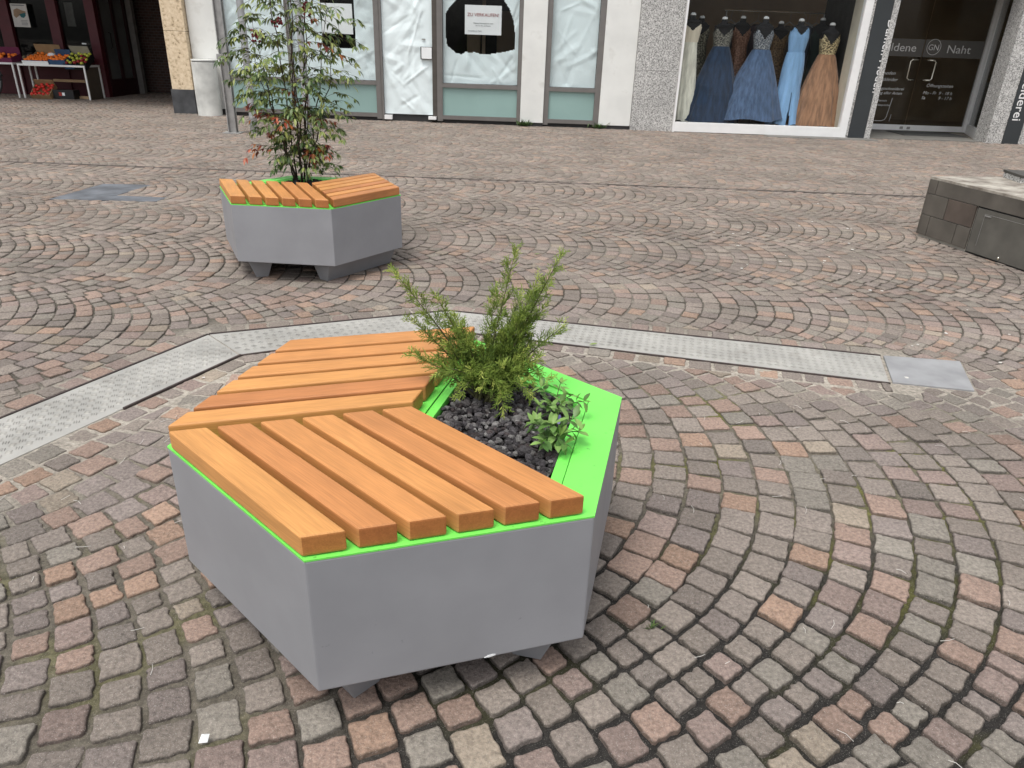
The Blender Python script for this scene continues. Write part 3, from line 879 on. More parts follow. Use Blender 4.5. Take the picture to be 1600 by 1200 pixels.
def juniper():
    base = Vector((-0.068, 1.80, PL-0.02))
    t_ = thing('juniper', base, 'feathery green juniper shrub growing out of the dark gravel', 'shrub')
    st = MB(); fo = MB()
    RJ = random.Random(5)
    main = [(-0.315,1.80,0.790),(-0.205,1.78,0.735),(-0.278,1.83,0.650),(-0.265,1.76,0.575),(0.000,1.83,0.855),(0.115,1.80,0.852),(-0.050,1.84,0.735),
            (0.130,1.80,0.655),(-0.140,1.77,0.655),(0.072,1.83,0.755),(0.055,1.78,0.785),(-0.165,1.85,0.660),(0.070,1.74,0.590),
            (-0.20,1.72,0.540),(0.02,1.90,0.71),(-0.02,1.655,0.470),(-0.13,1.68,0.500),(0.05,1.69,0.505),(0.095,1.73,0.530),
            (-0.175,1.78,0.60),(0.02,1.79,0.69),(0.05,1.82,0.67),(0.080,1.79,0.715),(-0.05,1.71,0.53),
            (0.03,1.76,0.60),(0.05,1.80,0.60),(-0.11,1.74,0.55),(0.0,1.84,0.60),(-0.05,1.80,0.57),(0.0,1.76,0.55),
            (-0.10,1.78,0.59),(-0.08,1.74,0.545),(-0.03,1.73,0.56),(0.015,1.73,0.54),(-0.12,1.80,0.61),(-0.015,1.79,0.63),(0.03,1.80,0.645),(-0.07,1.80,0.62),(0.0,1.80,0.66),(-0.03,1.70,0.505),(-0.08,1.71,0.51),(0.04,1.75,0.565)]
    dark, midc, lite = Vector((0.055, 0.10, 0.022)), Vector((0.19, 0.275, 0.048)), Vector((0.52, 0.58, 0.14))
    def sprig(p, d, ln, tone):
        """a scale-leaf shoot: fine axis with short alternating shoots"""
        d = d.normalized(); k = max(3, int(ln/0.0048))
        side_ = d.orthogonal().normalized(); side_ = Matrix.Rotation(RJ.uniform(0, 6.28), 3, d) @ side_
        for i in range(k):
            u = i/k; q = p+d*(ln*u)
            a = side_ if i % 2 else -side_
            a = Matrix.Rotation(RJ.uniform(-.7, .7), 3, d) @ a
            v = (d*1.0+a*0.75).normalized()*(0.0160*(1-0.5*u)*RJ.uniform(.6, 1.3))
            cone(q, q+v, 0.00125, tone*RJ.uniform(.75, 1.2))
        cone(p, p+d*ln, 0.0013, tone)
    def cone(a, b_, r, c):
        d = (b_-a); o1 = d.orthogonal().normalized(); o2 = d.cross(o1).normalized()
        m = a+d*0.45
        fo.cur = tuple(c)
        vs = [a]+[m+(o1*math.cos(x)+o2*math.sin(x))*r for x in (0, 2.1, 4.2)]+[b_]
        fo.add(vs, [(0,2,1),(0,3,2),(0,1,3),(1,2,4),(2,3,4),(3,1,4)])
    for bi, tp in enumerate(main):
        tip = Vector(tp); st0 = base+Vector((RJ.uniform(-.03, .03), RJ.uniform(-.03, .03), 0.0))
        dv = tip-st0; ctrl = st0+dv*0.45+Vector((dv.x*0.05, dv.y*0.05, 0.04 if tip.z > 0.55 else 0.10))
        pts = bez(st0, ctrl, tip, 14)
        st.tube(pts, [0.0045*(1-i/13)**1.6+0.0007 for i in range(14)], n=5)
        ln = dv.length; kk = int(ln/0.0063)
        for i in range(kk):
            u = 0.16+0.84*(i+RJ.random())/kk
            x = u*13; i0 = min(12, int(x)); p = pts[i0].lerp(pts[i0+1], x-i0); d = (pts[i0+1]-pts[i0]).normalized()
            ax = Matrix.Rotation(RJ.uniform(0, 6.28), 3, d) @ d.orthogonal().normalized()
            dd = (d*RJ.uniform(.8, 1.25)+ax*RJ.uniform(.55, 1.05)+Vector((0, 0, .15))).normalized()
            sl_ = RJ.uniform(0.022, 0.075)*(1-0.66*u)+0.010
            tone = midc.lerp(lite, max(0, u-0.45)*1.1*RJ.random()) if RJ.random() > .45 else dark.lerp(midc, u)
            sprig(p, dd, sl_, tone)
            if sl_ > 0.035:
                for _ in range(2):
                    ax2 = Matrix.Rotation(RJ.uniform(0, 6.28), 3, dd) @ dd.orthogonal().normalized()
                    sprig(p+dd*sl_*RJ.uniform(.3, .7), (dd+ax2*.7), sl_*.5, tone)
        sprig(pts[-2], pts[-1]-pts[-2], 0.03, lite)
    st.build('stem', MT['juni_stem'], t_, smooth=True)
    fo.build('foliage', MT['junim'], t_, col=True)
    return len(fo.v)
print('juniper verts', juniper())

# ------------------------------------------------------------------ leafy plants
def leaf(mb, p, d, up_, ln, wd, col, fold=0.25, droop=0.3, n=4):
    """an ovate leaf folded along its midrib"""
    d = d.normalized(); s = d.cross(up_); s = s.normalized() if s.length > 1e-4 else d.orthogonal().normalized(); nrm = s.cross(d).normalized()
    vs = []; prof = [0.0, 0.72, 1.0, 0.72, 0.0] if n == 4 else [0, 1.0, 0]
    k = len(prof)
    for i, w_ in enumerate(prof):
        u = i/(k-1)
        m = p+d*(ln*u)-nrm*(droop*ln*u*u)
        hw = wd*0.5*w_
        if w_ == 0: vs.append(m)
        else: vs += [m+s*hw+nrm*hw*fold, m, m-s*hw+nrm*hw*fold]
    mb.cur = tuple(col)
    if n == 4:
        fs = [(0,2,1),(0,3,2),(1,2,5,4),(2,3,6,5),(4,5,8,7),(5,6,9,8),(7,8,10),(8,9,10)]
    else:
        fs = [(0,2,1),(0,3,2),(1,2,4),(2,3,4)]
    mb.add(vs, fs)

def periwinkle(loc, stems, label, flower=None, seed=1):
    RP = random.Random(seed)
    t_ = thing('periwinkle', loc, label, 'plant', 'periwinkles in the near planter')
    st = MB(); lf = MB(); base = Vector(loc)
    for tip, ls in stems:
        tip = Vector(tip); ctrl = base+(tip-base)*0.5+Vector((0, 0, 0.035))
        pts = bez(base+Vector((RP.uniform(-.012, .012), RP.uniform(-.012, .012), 0)), ctrl, tip, 9)
        st.tube(pts, [0.0017]*5+[0.0013]*4, n=5)
        for i in range(2, 9, 2):
            d = (pts[min(i+1, 8)]-pts[i-1]).normalized()
            a = Matrix.Rotation(RP.uniform(0, 3.1), 3, d) @ d.orthogonal().normalized()
            for sg in (1, -1):
                dd = (a*sg+d*0.55+Vector((0, 0, .1))).normalized()
                c = Vector((0.07, 0.16, 0.035)).lerp(Vector((0.26, 0.42, 0.12)), RP.random()*(0.4+0.08*i))
                leaf(lf, pts[i], dd, Vector((0, 0, 1)), ls*RP.uniform(.62, .98), ls*0.40, c, fold=.22, droop=RP.uniform(.1, .45))
        for sg in (1, -1):
            a = Vector((RP.uniform(-1, 1), RP.uniform(-1, 1), .6))
            leaf(lf, pts[-1], a, Vector((0, 0, 1)), ls*.7, ls*.3, (0.20, 0.33, 0.08), fold=.3, droop=.1)
    st.build('stem', M('vinca_stem', (0.10, 0.16, 0.05), rough=0.6), t_, smooth=True)
    lf.build('foliage', MT['leafm'], t_, col=True, smooth=True)
    if flower:
        fl = MB(); fc = Vector(flower)
        for k in range(5):
            a = k*2*PI/5
            leaf(fl, fc, Vector((math.cos(a), math.sin(a)*.6-.4, .5*math.sin(a)+.1)), Vector((0, -1, .5)), 0.015, 0.012, (0.13, 0.12, 0.30), fold=.1, droop=.1)
        fl.build('flower', MT['leafm'], t_, col=True, smooth=True)

zg = PL-0.012
periwinkle((0.098, 1.530, zg), [((0.060,1.515,0.520),.042),((0.150,1.520,0.530),.042),((0.118,1.50,0.492),.046),((0.075,1.48,0.482),.040),((0.165,1.545,0.480),.042),((0.120,1.545,0.555),.036),((0.100,1.515,0.515),.046),((0.13,1.49,0.475),.044),((0.055,1.54,0.50),.036)],
           'bright green periwinkle at the front corner of the gravel bed', seed=3)
periwinkle((0.110, 1.675, zg), [((0.075,1.695,0.525),.034),((0.150,1.66,0.520),.038),((0.185,1.67,0.500),.036),((0.10,1.65,0.500),.034),((0.125,1.70,0.535),.032),((0.07,1.66,0.49),.036)],
           'darker periwinkle with one violet flower, beside the juniper', flower=(0.118, 1.628, 0.468), seed=8)

# tall nandina in the far planter
def nandina():
    base = Vector((-1.475, 5.03, PL-0.02))
    t_ = thing('nandina_shrub', base, 'tall airy shrub with green and reddish leaves and dark red berries', 'shrub')
    RN = random.Random(21)
    st = MB(); lf = MB()
    greens = [Vector((0.07, 0.125, 0.035)), Vector((0.12, 0.185, 0.055)), Vector((0.20, 0.26, 0.085)), Vector((0.30, 0.34, 0.10)), Vector((0.045, 0.08, 0.027))]
    reds = [Vector((0.30, 0.06, 0.03)), Vector((0.36, 0.13, 0.035)), Vector((0.20, 0.035, 0.03)), Vector((0.45, 0.14, 0.08))]
    canes = []
    for k in range(12):
        a = 2*PI*k/12+RN.uniform(-.3, .3); rr = RN.uniform(.01, .055)
        p0 = base+Vector((rr*math.cos(a), rr*math.sin(a), 0))
        sp = RN.uniform(.10, .36); top = base+Vector((sp*math.cos(a), sp*math.sin(a)*.8, RN.uniform(0.75, 1.72)))
        c = p0.lerp(top, .5)+Vector((.12*sp*math.cos(a), .1*sp*math.sin(a), .02))
        pts = bez(p0, c, top, 16); canes.append(pts)
        wob = [Vector((RN.gauss(0, .010), RN.gauss(0, .010), 0)) for _ in range(16)]
        pts = [q+wob[i]*min(1, i/4) for i, q in enumerate(pts)]; canes[-1] = pts
        st.tube(pts, [0.0062*(1-i/18) for i in range(16)], n=6)
    def compound(p, d, ln, pal, k=9):
        """a drooping compound leaf: rachis with paired leaflets and side rachises"""
        d = d.normalized(); tip = p+d*ln+Vector((0, 0, -ln*.25)); ctrl = p+d*ln*.5+Vector((0, 0, ln*.16))
        pts = bez(p, ctrl, tip, 7); st.tube(pts, [0.0013, .0012, .0012, .0011, .001, .0009, .0007], n=4)
        for i in range(2, 7):
            dd = (pts[i]-pts[i-1]).normalized(); s = dd.cross(Vector((0, 0, 1)))
            s = s.normalized() if s.length > .01 else Vector((1, 0, 0))
            for sg in (1, -1):
                if RN.random() < .25: continue
                v = (dd*.6+s*sg*RN.uniform(.6, 1.0)+Vector((0, 0, RN.uniform(-.35, .2))))
                q = pts[i]
                if RN.random() < .5:
                    q2 = q+v.normalized()*RN.uniform(.025, .05); st.tube([q, q2], .0009, n=3)
                    for w_ in (-.7, .7):
                        vv = v+s.cross(v)*0+Vector((v.y, -v.x, 0))*w_
                        leaf(lf, q2, vv+Vector((0, 0, -.25)), Vector((0, 0, 1)), RN.uniform(.034, .054), RN.uniform(.013, .019), RN.choice(pal)*RN.uniform(.75, 1.25), droop=RN.uniform(.1, .6), n=4)
                    q = q2
                leaf(lf, q, v+Vector((0, 0, -.2)), Vector((0, 0, 1)), RN.uniform(.034, .056), RN.uniform(.012, .018), RN.choice(pal)*RN.uniform(.75, 1.25), droop=RN.uniform(.1, .6), n=4)
        leaf(lf, tip, pts[-1]-pts[-2], Vector((0, 0, 1)), .055, .019, RN.choice(pal), droop=.4)
    for pts in canes:
        n = RN.randint(15, 20)
        for i in range(n):
            u = 0.10+0.90*((i+RN.random())/n)**1.15; x = u*15; i0 = min(14, int(x)); p = pts[i0].lerp(pts[i0+1], x-i0)
            a = RN.uniform(0, 6.28); red = RN.random() < (0.09 if p.z < .95 else .04)
            pal = reds if red else (greens if RN.random() < .8 else greens[2:4])
            h = (p.z-base.z)
            ln = RN.uniform(.12, .27)*(0.62+0.5*min(1, h/.8))
            compound(p, Vector((math.cos(a), math.sin(a)*.8, RN.uniform(.0, .45))), ln, pal)
    # long side sprays seen against the facade
    for tp, z0, pal in (((-1.90, 5.0, 1.26), 1.15, greens), ((-1.86, 5.0, 1.14), 1.05, greens), ((-1.07, 5.0, 1.36), 1.30, greens), ((-1.09, 5.0, 1.12), 1.05, greens), ((-1.05, 5.02, 1.22), 1.2, greens),
                        ((-1.17, 4.95, .80), .75, greens), ((-1.79, 4.95, .66), .62, reds), ((-1.76, 4.98, .88), .80, reds), ((-1.27, 4.95, .68), .63, reds[1:] + greens[3:4]), ((-1.22, 4.9, .56), .53, greens), ((-1.82, 5.0, 1.0), .95, greens),
                        ((-1.14, 5.0, .93), .85, greens), ((-1.2, 5.0, 1.5), 1.4, greens), ((-1.75, 5.0, 1.45), 1.38, greens), ((-1.88, 5.0, 1.38), 1.3, greens)):
        p = Vector((-1.475+(tp[0]+1.475)*.25, 5.03, z0)); tip = Vector(tp)
        compound(p, tip-p, (tip-p).length*1.0, pal)
        compound(p.lerp(tip, .3), tip-p+Vector((0, .1, .05)), (tip-p).length*.6, pal)
    st.build('stem', MT['stem'], t_, smooth=True)
    lf.build('foliage', MT['leafm'], t_, col=True, smooth=True)
    for c, k in (((-1.645, 4.95, 1.325), 34), ((-1.335, 4.97, 1.475), 36), ((-1.515, 4.95, 1.395), 16)):
        bm_ = MB(); c = Vector(c)
        for _ in range(k):
            p = c+Vector((max(-.034, min(.034, RN.gauss(0, .017))), RN.gauss(0, .014), max(-.036, min(.036, RN.gauss(0, .019)))))
            bm_.ell(p, (.0075,)*3, 7, 5)
        bm_.build('berry_cluster', MT['berry'], t_, smooth=True)
    return len(lf.v)
print('nandina', nandina())

# ------------------------------------------------------------------ stone plinth at the right edge
def plinth():
    t_ = thing('stone_plinth', (4.2, 5.0, 0), 'low dark stone-clad plinth with a metal hatch at the right edge', 'plinth')
    E0, E1 = Vector((3.305, 6.0, 0)), Vector((3.62, 4.66, 0))      # visible left face
    u = (E1-E0).normalized(); n_ = Vector((u.y, -u.x, 0)); n_ = -n_ if n_.x > 0 else n_   # outward (towards -x)
    Lf = (E1-E0).length
    back = Vector((0.985, 0.163, 0)).normalized()
    tile_a = M('dark_tile', (0.105, 0.095, 0.081), rough=0.42, var=0.25, scale=4, bump=0.1, bscale=30, bdist=0.003)
    tile_b = M('brown_tile', (0.095, 0.075, 0.062), rough=0.5, var=0.2, scale=5)
    def quad_on(a0, a1, z0, z1, th, mb):
        p = [E0+u*a0, E0+u*a1]; o = n_*th
        vs = [(p[0]+o), (p[1]+o), p[1], p[0]]
        mb.prism(ccw([(v.x, v.y) for v in vs]), z0, z1)
    # core block
    q = [E0, E1, E1+back*1.6, E0+back*1.7]
    mb = MB(); mb.prism(ccw([(p.x, p.y) for p in q]), 0.0, 0.455)
    mb.build('core', M('mortar_grey', (0.33, 0.31, 0.27), rough=0.9), t_)
    # cladding tiles: separate slabs with pale mortar between
    rows = [(0.348, 0.455, [(0, 0.075), (0.081, Lf)]), (0.182, 0.343, [(0, 0.225), (0.231, 0.508)]), (0.022, 0.177, [(0, 0.09), (0.096, 0.372), (0.378, 0.508)])]
    ca = MB(); cbm = MB()
    for z0, z1, ts in rows:
        for k, (a0, a1) in enumerate(ts):
            (cbm if (z0 > .15 and z0 < .2 and k == 1) else ca).v
            quad_on(a0, a1, z0, z1, 0.014, cbm if (0.15 < z0 < 0.2 and k == 1) else ca)
    ca.build('tile_cladding', tile_a, t_, bevel=0.0015, seg=1)
    cbm.build('brown_tile', tile_b, t_, bevel=0.0015, seg=1, label='brownish tile left of the hatch')
    # back-left narrow return of the cladding
    mb = MB(); p0, p1 = E0+n_*0.014-u*0.012, E0+back*1.7-u*0.012
    mb.prism(ccw([(v.x, v.y) for v in (p0, E0+n_*0.014-u*.001, E0+back*1.7-u*.001, p1)]), 0.02, 0.455)
    mb.build('rear_cladding', tile_a, t_)
    # top slab, weathered
    m, t, b_ = nt('weathered_top')
    tc = N(t, 'ShaderNodeTexCoord'); nz = N(t, 'ShaderNodeTexNoise'); nz.inputs['Scale'].default_value = 6; nz.inputs['Detail'].default_value = 7; nz.inputs['Roughness'].default_value = .65
    L(t, tc.outputs['Object'], nz.inputs['Vector']); rp = N(t, 'ShaderNodeValToRGB'); e = rp.color_ramp.elements
    e[0].position = .36; e[0].color = (.16, .135, .11, 1); e[1].position = .64; e[1].color = (.46, .43, .37, 1)
    L(t, nz.outputs['Fac'], rp.inputs['Fac']); L(t, rp.outputs['Color'], b_.inputs['Base Color']); b_.inputs['Roughness'].default_value = .75
    q = [E0+n_*0.014-u*.012, E1+n_*0.014, E1+back*1.6, E0+back*1.7-u*.012]
    mb = MB(); mb.prism(ccw([(p.x, p.y) for p in q]), 0.4555, 0.475)
    mb.build('top_slab', m, t_, bevel=0.002)
    # hatch
    dk = MB(); quad_on(0.512, 1.36, 0.0, 0.345, 0.001, dk); dk.build('hatch_recess', MT['black'], t_)
    ht = MB(); quad_on(0.525, 1.36, 0.012, 0.336, 0.010, ht)
    hm = M('hatch_steel', (0.135, 0.129, 0.113), rough=0.55, metal=0.3, var=0.15, scale=6)
    h = ht.build('hatch', hm, t_, bevel=0.001, seg=1)
    hi = MB(); quad_on(0.605, 0.66, 0.290, 0.297, 0.016, hi); quad_on(0.60, 1.36, 0.303, 0.305, 0.0112, hi); quad_on(0.60, 0.602, 0.07, 0.303, 0.0112, hi)
    hi.build('hinge', MT['steel'], h)
    kn = MB(); p = E0+u*0.83+n_*0.016; kn.ell((p.x, p.y, 0.035), (.008, .008, .012)); kn.build('knob', MT['chrome'], h, smooth=True)
    return E0, u, n_, back
E0, pu, pn, pback = plinth()
sb = thing('stone_block', (4.45, 6.0, 0.475), 'speckled stone block with a dark cap lying on the plinth', 'stone block')
mb = MB(); mb.box(3.90, 5.0, 5.80, 6.10, 0.4755, 0.515, rz=math.radians(-8), piv=(3.9, 6.0, 0)); mb.build('block', MT['granite'], sb, bevel=.003)
mb = MB(); mb.box(3.895, 5.0, 5.79, 6.11, 0.5155, 0.535, rz=math.radians(-8), piv=(3.9, 6.0, 0)); mb.build('cap', M('dark_cap', (.06, .056, .05), rough=.6), sb, bevel=.003)

# ------------------------------------------------------------------ left shop: white piers and papered windows
TOPZ = 6.5; FY = 13.75
wb = thing('shop_building', (-2.0, FY, 0), 'white rendered shop with papered-over windows and teal panels', 'building')
mb = MB()
mb.box(-5.80, -5.19, 13.86, 14.2, 0, 2.75)
mb.build('wall', MT['white_wall'], wb)
mb = MB(); mb.box(-5.81, -5.19, 13.852, 14.2, 0, 0.09); mb.build('wall_base', MT['base_dark'], wb)
mb = MB(); mb.box(-0.028, 0.378, 13.70, 14.2, 0.06, 2.75); mb.build('pier', MT['white_wall'], wb, bevel=.004)
mb = MB(); mb.box(1.368, 1.93, 13.70, 14.2, 0.06, 2.75); mb.build('pier', MT['white_wall'], wb, bevel=.004)
for x0, x1 in ((-0.024, 0.374), (1.372, 1.926)):
    mb = MB(); mb.box(x0, x1, 13.712, 14.2, 0, 0.0595); mb.build('pier_base', MT['base_dark'], wb)
mb = MB(); mb.box(-5.80, 1.93, 13.72, 16.5, 2.7505, TOPZ); mb.build('upper_wall', MT['white_wall'], wb)
mb = MB()
for x0, x1 in ((-5.18, -2.58), (-2.49, -1.5), (-1.42, -0.03), (0.38, 1.365)):
    pass
# dark interior room
mb.box(-5.18, 1.93, 17.2, 17.3, 0, 2.75); mb.box(-5.19, -5.18, 14.2, 17.3, 0, 2.75); mb.box(1.93, 1.94, 14.2, 17.3, 0, 2.75)
mb.box(-5.18, 1.93, 14.2, 17.2, 0.0, 0.02); mb.box(-5.18, 1.93, 14.2, 17.2, 2.74, 2.75)
mb.build('interior', MT['dark'], wb)
mb = MB(); mb.box(-1.1, -0.85, 15.4, 15.8, .02, 1.5); mb.box(-0.8, -0.74, 15.2, 15.3, .02, 2.7); mb.box(-0.55, -0.2, 16, 16.3, .02, 1.9); mb.build('shelving', MT['brown'], wb)

def crumple(x0, x1, z0, z1, y, seed, hole=None, amp=0.034, step=0.015, parent=None, edge=None):
    nx = max(2, int((x1-x0)/step)); nz = max(2, int((z1-z0)/step))
    RC = random.Random(int(seed*100)); folds = []
    for _ in range(int(16*(x1-x0)*(z1-z0))+8):
        a_ = RC.choice((RC.gauss(.9, .35), RC.gauss(2.2, .35), RC.uniform(0, 3.14)))
        folds.append((RC.uniform(x0, x1), RC.uniform(z0, z1), math.cos(a_), math.sin(a_), RC.uniform(.12, .5), RC.uniform(.03, .11), amp*RC.choice((1, 1, -1))*RC.uniform(.14, .46)))
    mb = MB(); vs = []
    for j in range(nz+1):
        for i in range(nx+1):
            x = x0+(x1-x0)*i/nx; z = z0+(z1-z0)*j/nz
            d = amp*0.5*mnoise.noise(Vector((x*1.3+seed, z*1.1, seed)))+amp*0.12*mnoise.noise(Vector((x*8, z*6, seed)))
            for (qx, qz, dx, dz, hl_, wd_, hh_) in folds:
                a_ = abs((x-qx)*dz-(z-qz)*dx); l_ = abs((x-qx)*dx+(z-qz)*dz)
                if a_ < wd_ and l_ < hl_: d += hh_*(1-a_/wd_)*min(1, (hl_-l_)/(0.35*hl_))
            ex = min(i, nx-i)/nx*(x1-x0); ez = min(j, nz-j)/nz*(z1-z0)
            d *= min(1, min(ex, ez)/0.06+.2)
            vs.append((x, y-d, z))
    fs = []
    for j in range(nz):
        for i in range(nx):
            cx = x0+(x1-x0)*(i+.5)/nx; cz = z0+(z1-z0)*(j+.5)/nz
            if hole and hole(cx, cz): continue
            a = j*(nx+1)+i; fs.append((a, a+1, a+nx+2, a+nx+1))
    mb.add(vs, fs)
    return mb.build('paper_cover', MT['paper'], parent, smooth=True)

def in_poly(poly):
    def f(x, z):
        c = False; n = len(poly)
        for i in range(n):
            (x1, z1), (x2, z2) = poly[i], poly[(i+1) % n]
            if (z1 > z) != (z2 > z) and x < (x2-x1)*(z-z1)/(z2-z1)+x1: c = not c
        return c
    return f

def shop_window(x0, x1, fl, fr, mull=None, hole=None, seed=1, label=None):
    """frame (part) with teal panel, glass pane and paper as sub-parts"""
    mb = MB()
    mb.box(x0, x0+fl, 13.73, 13.82, 0.03, 2.75); mb.box(x1-fr, x1, 13.73, 13.82, 0.03, 2.75)
    gx0, gx1 = x0+fl, x1-fr
    mb.box(gx0, gx1, 13.725, 13.82, 0.590, 0.655); mb.box(gx0, gx1, 13.727, 13.82, 0.062, 0.128); mb.box(gx0, gx1, 13.733, 13.82, 2.6, 2.75)
    if mull: mb.box(mull-.03, mull+.03, 13.731, 13.82, 0.1285, 0.5895); mb.box(mull-.03, mull+.03, 13.731, 13.82, 0.6555, 2.5995)
    fr_ = mb.build('window', MT['frame'], wb, label=label)
    mb = MB(); mb.box(x0, x1, 13.775, 13.85, 0, 0.0295 if False else 0.06); mb.build('plinth_strip', MT['base_dark'], fr_)
    spans = [(gx0, gx1)] if not mull else [(gx0, mull-.03), (mull+.03, gx1)]
    for a, b_ in spans:
        mb = MB(); mb.box(a+.001, b_-.001, 13.765, 13.79, 0.129, 0.589); mb.build('lower_panel', MT['teal'], fr_)
        mb = MB(); mb.box(a+.001, b_-.001, 13.770, 13.774, 0.656, 2.599); mb.build('pane', MT['glass'], fr_)
        crumple(a+.005, b_-.005, 0.66, 2.59, 13.835, seed+a, hole, parent=fr_)
    return fr_

sgn = in_poly([(-3.49, 1.20-.03), (-2.91, 1.16), (-2.91, 1.95), (-3.49, 1.95)])
shop_window(-5.19, -2.49, 0.05, 0.085, mull=-4.05, hole=sgn, seed=2, label='wide papered window with a rectangular gap, behind the tall shrub')
hp = [(-1.36,1.62),(-1.36,1.75),(-1.28,1.86),(-1.20,1.93),(-1.15,2.0),(-1.1,2.1),(-0.5,2.1),(-0.38,2.0),(-0.27,1.86),(-0.19,1.66),(-0.155,1.42),(-0.165,1.23),(-0.35,1.185),(-0.60,1.145),(-0.78,1.15),(-0.86,1.17),(-0.95,1.15),(-1.0,1.18),(-1.07,1.13),(-1.17,1.14),(-1.25,1.2),(-1.33,1.26),(-1.36,1.45)]
shop_window(-1.425, -0.03, 0.02, 0.065, hole=in_poly(hp), seed=9, label='papered window with a ragged dark opening torn in the paper')
shop_window(0.38, 1.366, 0.088, 0.095, seed=17, label='narrow papered window between the two white piers')
# papered door
mb = MB()
mb.box(-2.489, -2.45, 13.74, 13.82, 0.02, 2.75); mb.box(-1.50, -1.426, 13.735, 13.82, 0.03, 2.75); mb.box(-2.4495, -1.5005, 13.742, 13.82, 2.6, 2.75)
dr = mb.build('door', MT['frame'], wb, label='shop door covered with crumpled white paper')
mb = MB(); mb.box(-1.585, -1.5005, 13.76, 13.83, 0.1, 2.599); mb.build('jamb', MT['jamb'], dr)
mb = MB(); mb.box(-2.449, -1.586, 13.82, 13.85, 0.0, 0.16); mb.build('kick_plate', MT['base_dark'], dr)
crumple(-2.447, -1.588, 0.12, 2.59, 13.80, 31, amp=.036, parent=dr)
mb = MB(); mb.box(-2.445, -2.31, 13.72, 13.80, 0.03, 0.10); mb.build('hinge_cover', MT['white'], dr)
mb = MB(); mb.box(-1.66, -1.52, 13.70, 13.80, 0.05, 0.10); mb.build('hinge_cover', MT['white'], dr)
mb = MB(); mb.box(-1.785, -1.588, 13.752, 13.80, 1.03, 1.225); mb.build('letter_box_frame', MT['base_dark'], dr)
mb = MB(); mb.box(-1.768, -1.590, 13.742, 13.7515, 1.038, 1.217); mb.build('letter_box', MT['paperwhite'], dr, bevel=.003)
mb = MB(); mb.box(-1.76, -1.70, 13.765, 13.78, 1.335, 1.352); mb.build('keyhole', MT['steel'], dr)

def text(name, body, size, origin, ex, ey, mat, parent, shear=0.0, align='LEFT', ext=0.0012, sx=1.0, bold=0.0):
    cu = bpy.data.curves.new(name, 'FONT'); cu.body = body; cu.size = size; cu.align_x = align; cu.shear = shear; cu.extrude = ext; cu.offset = bold
    cu.resolution_u = 3
    ob = link(bpy.data.objects.new(name, cu))
    dg = bpy.context.evaluated_depsgraph_get()
    me = bpy.data.meshes.new_from_object(ob.evaluated_get(dg))
    bpy.data.objects.remove(ob); bpy.data.curves.remove(cu)
    ex, ey = Vector(ex), Vector(ey); ez = ex.cross(ey)
    off = wloc(parent) if parent else Vector((0, 0, 0)); o_ = Vector(origin)-off
    for v in me.vertices:
        p = v.co; v.co = o_+ex*(p.x*sx)+ey*p.y+ez*p.z
    me.name = name; me.materials.clear(); me.materials.append(mat)
    o = link(bpy.data.objects.new(name, me))
    if parent: o.parent = parent
    return o
XF, ZF = (1, 0, 0), (0, 0, 1)

s1 = thing('sale_sign', (-0.71, 13.83, 1.45), 'white "ZU VERKAUFEN!" notice hanging in the ragged dark opening', 'sign')
mb = MB(); mb.box(-1.025, -0.40, 13.815, 13.819, 1.445, 1.895); mb.build('sheet', MT['paperwhite'], s1)
text('headline', 'ZU VERKAUFEN!', 0.072, (-0.712, 13.812, 1.725), XF, ZF, MT['textred'], s1, align='CENTER', sx=1.02)
text('small_print', 'Weitere Informationen unter', 0.029, (-0.712, 13.812, 1.612), XF, ZF, MT['textgrey'], s1, align='CENTER')
text('small_print', 'der Tel.-Nr. am Fenster', 0.027, (-0.712, 13.812, 1.575), XF, ZF, MT['textgrey'], s1, align='CENTER')
text('small_print', 'Immobilien am Markt', 0.027, (-0.97, 13.812, 1.492), XF, ZF, MT['textgrey'], s1)
s2 = thing('window_notice', (-3.2, 13.83, 1.3), 'white notice in the black rectangular window gap behind the shrub', 'sign')
mb = MB(); mb.box(-3.475, -2.945, 13.815, 13.819, 1.38, 1.845); mb.build('sheet', MT['paperwhite'], s2)

# weeds at the foot of the piers
def weed(loc, n, h, name, label, seed, sp=.05):
    RW = random.Random(seed); mb = MB(); b0 = Vector(loc)
    for _ in range(n):
        p = b0+Vector((RW.gauss(0, sp), RW.uniform(-.8*sp, .2*sp), 0)); a = RW.uniform(0, 6.28)
        d = Vector((math.cos(a)*.7, math.sin(a)*.5, RW.uniform(.6, 1.4)))
        leaf(mb, p, d, Vector((0, 0, 1)), h*RW.uniform(.4, 1), h*.10, (0.07*RW.uniform(.7, 1.4), 0.12*RW.uniform(.7, 1.4), 0.035), droop=RW.uniform(0, .6), n=4)
    return tag(mb.build(name, MT['leafm'], col=True), label, 'weed')
weed((0.03, 13.66, 0), 60, .19, 'weed', 'small green weed at the foot of the left white pier', 1)
weed((1.36, 13.69, 0), 32, .2, 'weed', 'small green weed beside the narrow window right corner', 2)
weed((0.37, 1.41, -0.006), 16, .034, 'grass_tuft', 'tiny grass tuft in the joint by the near planter', 4, .008)

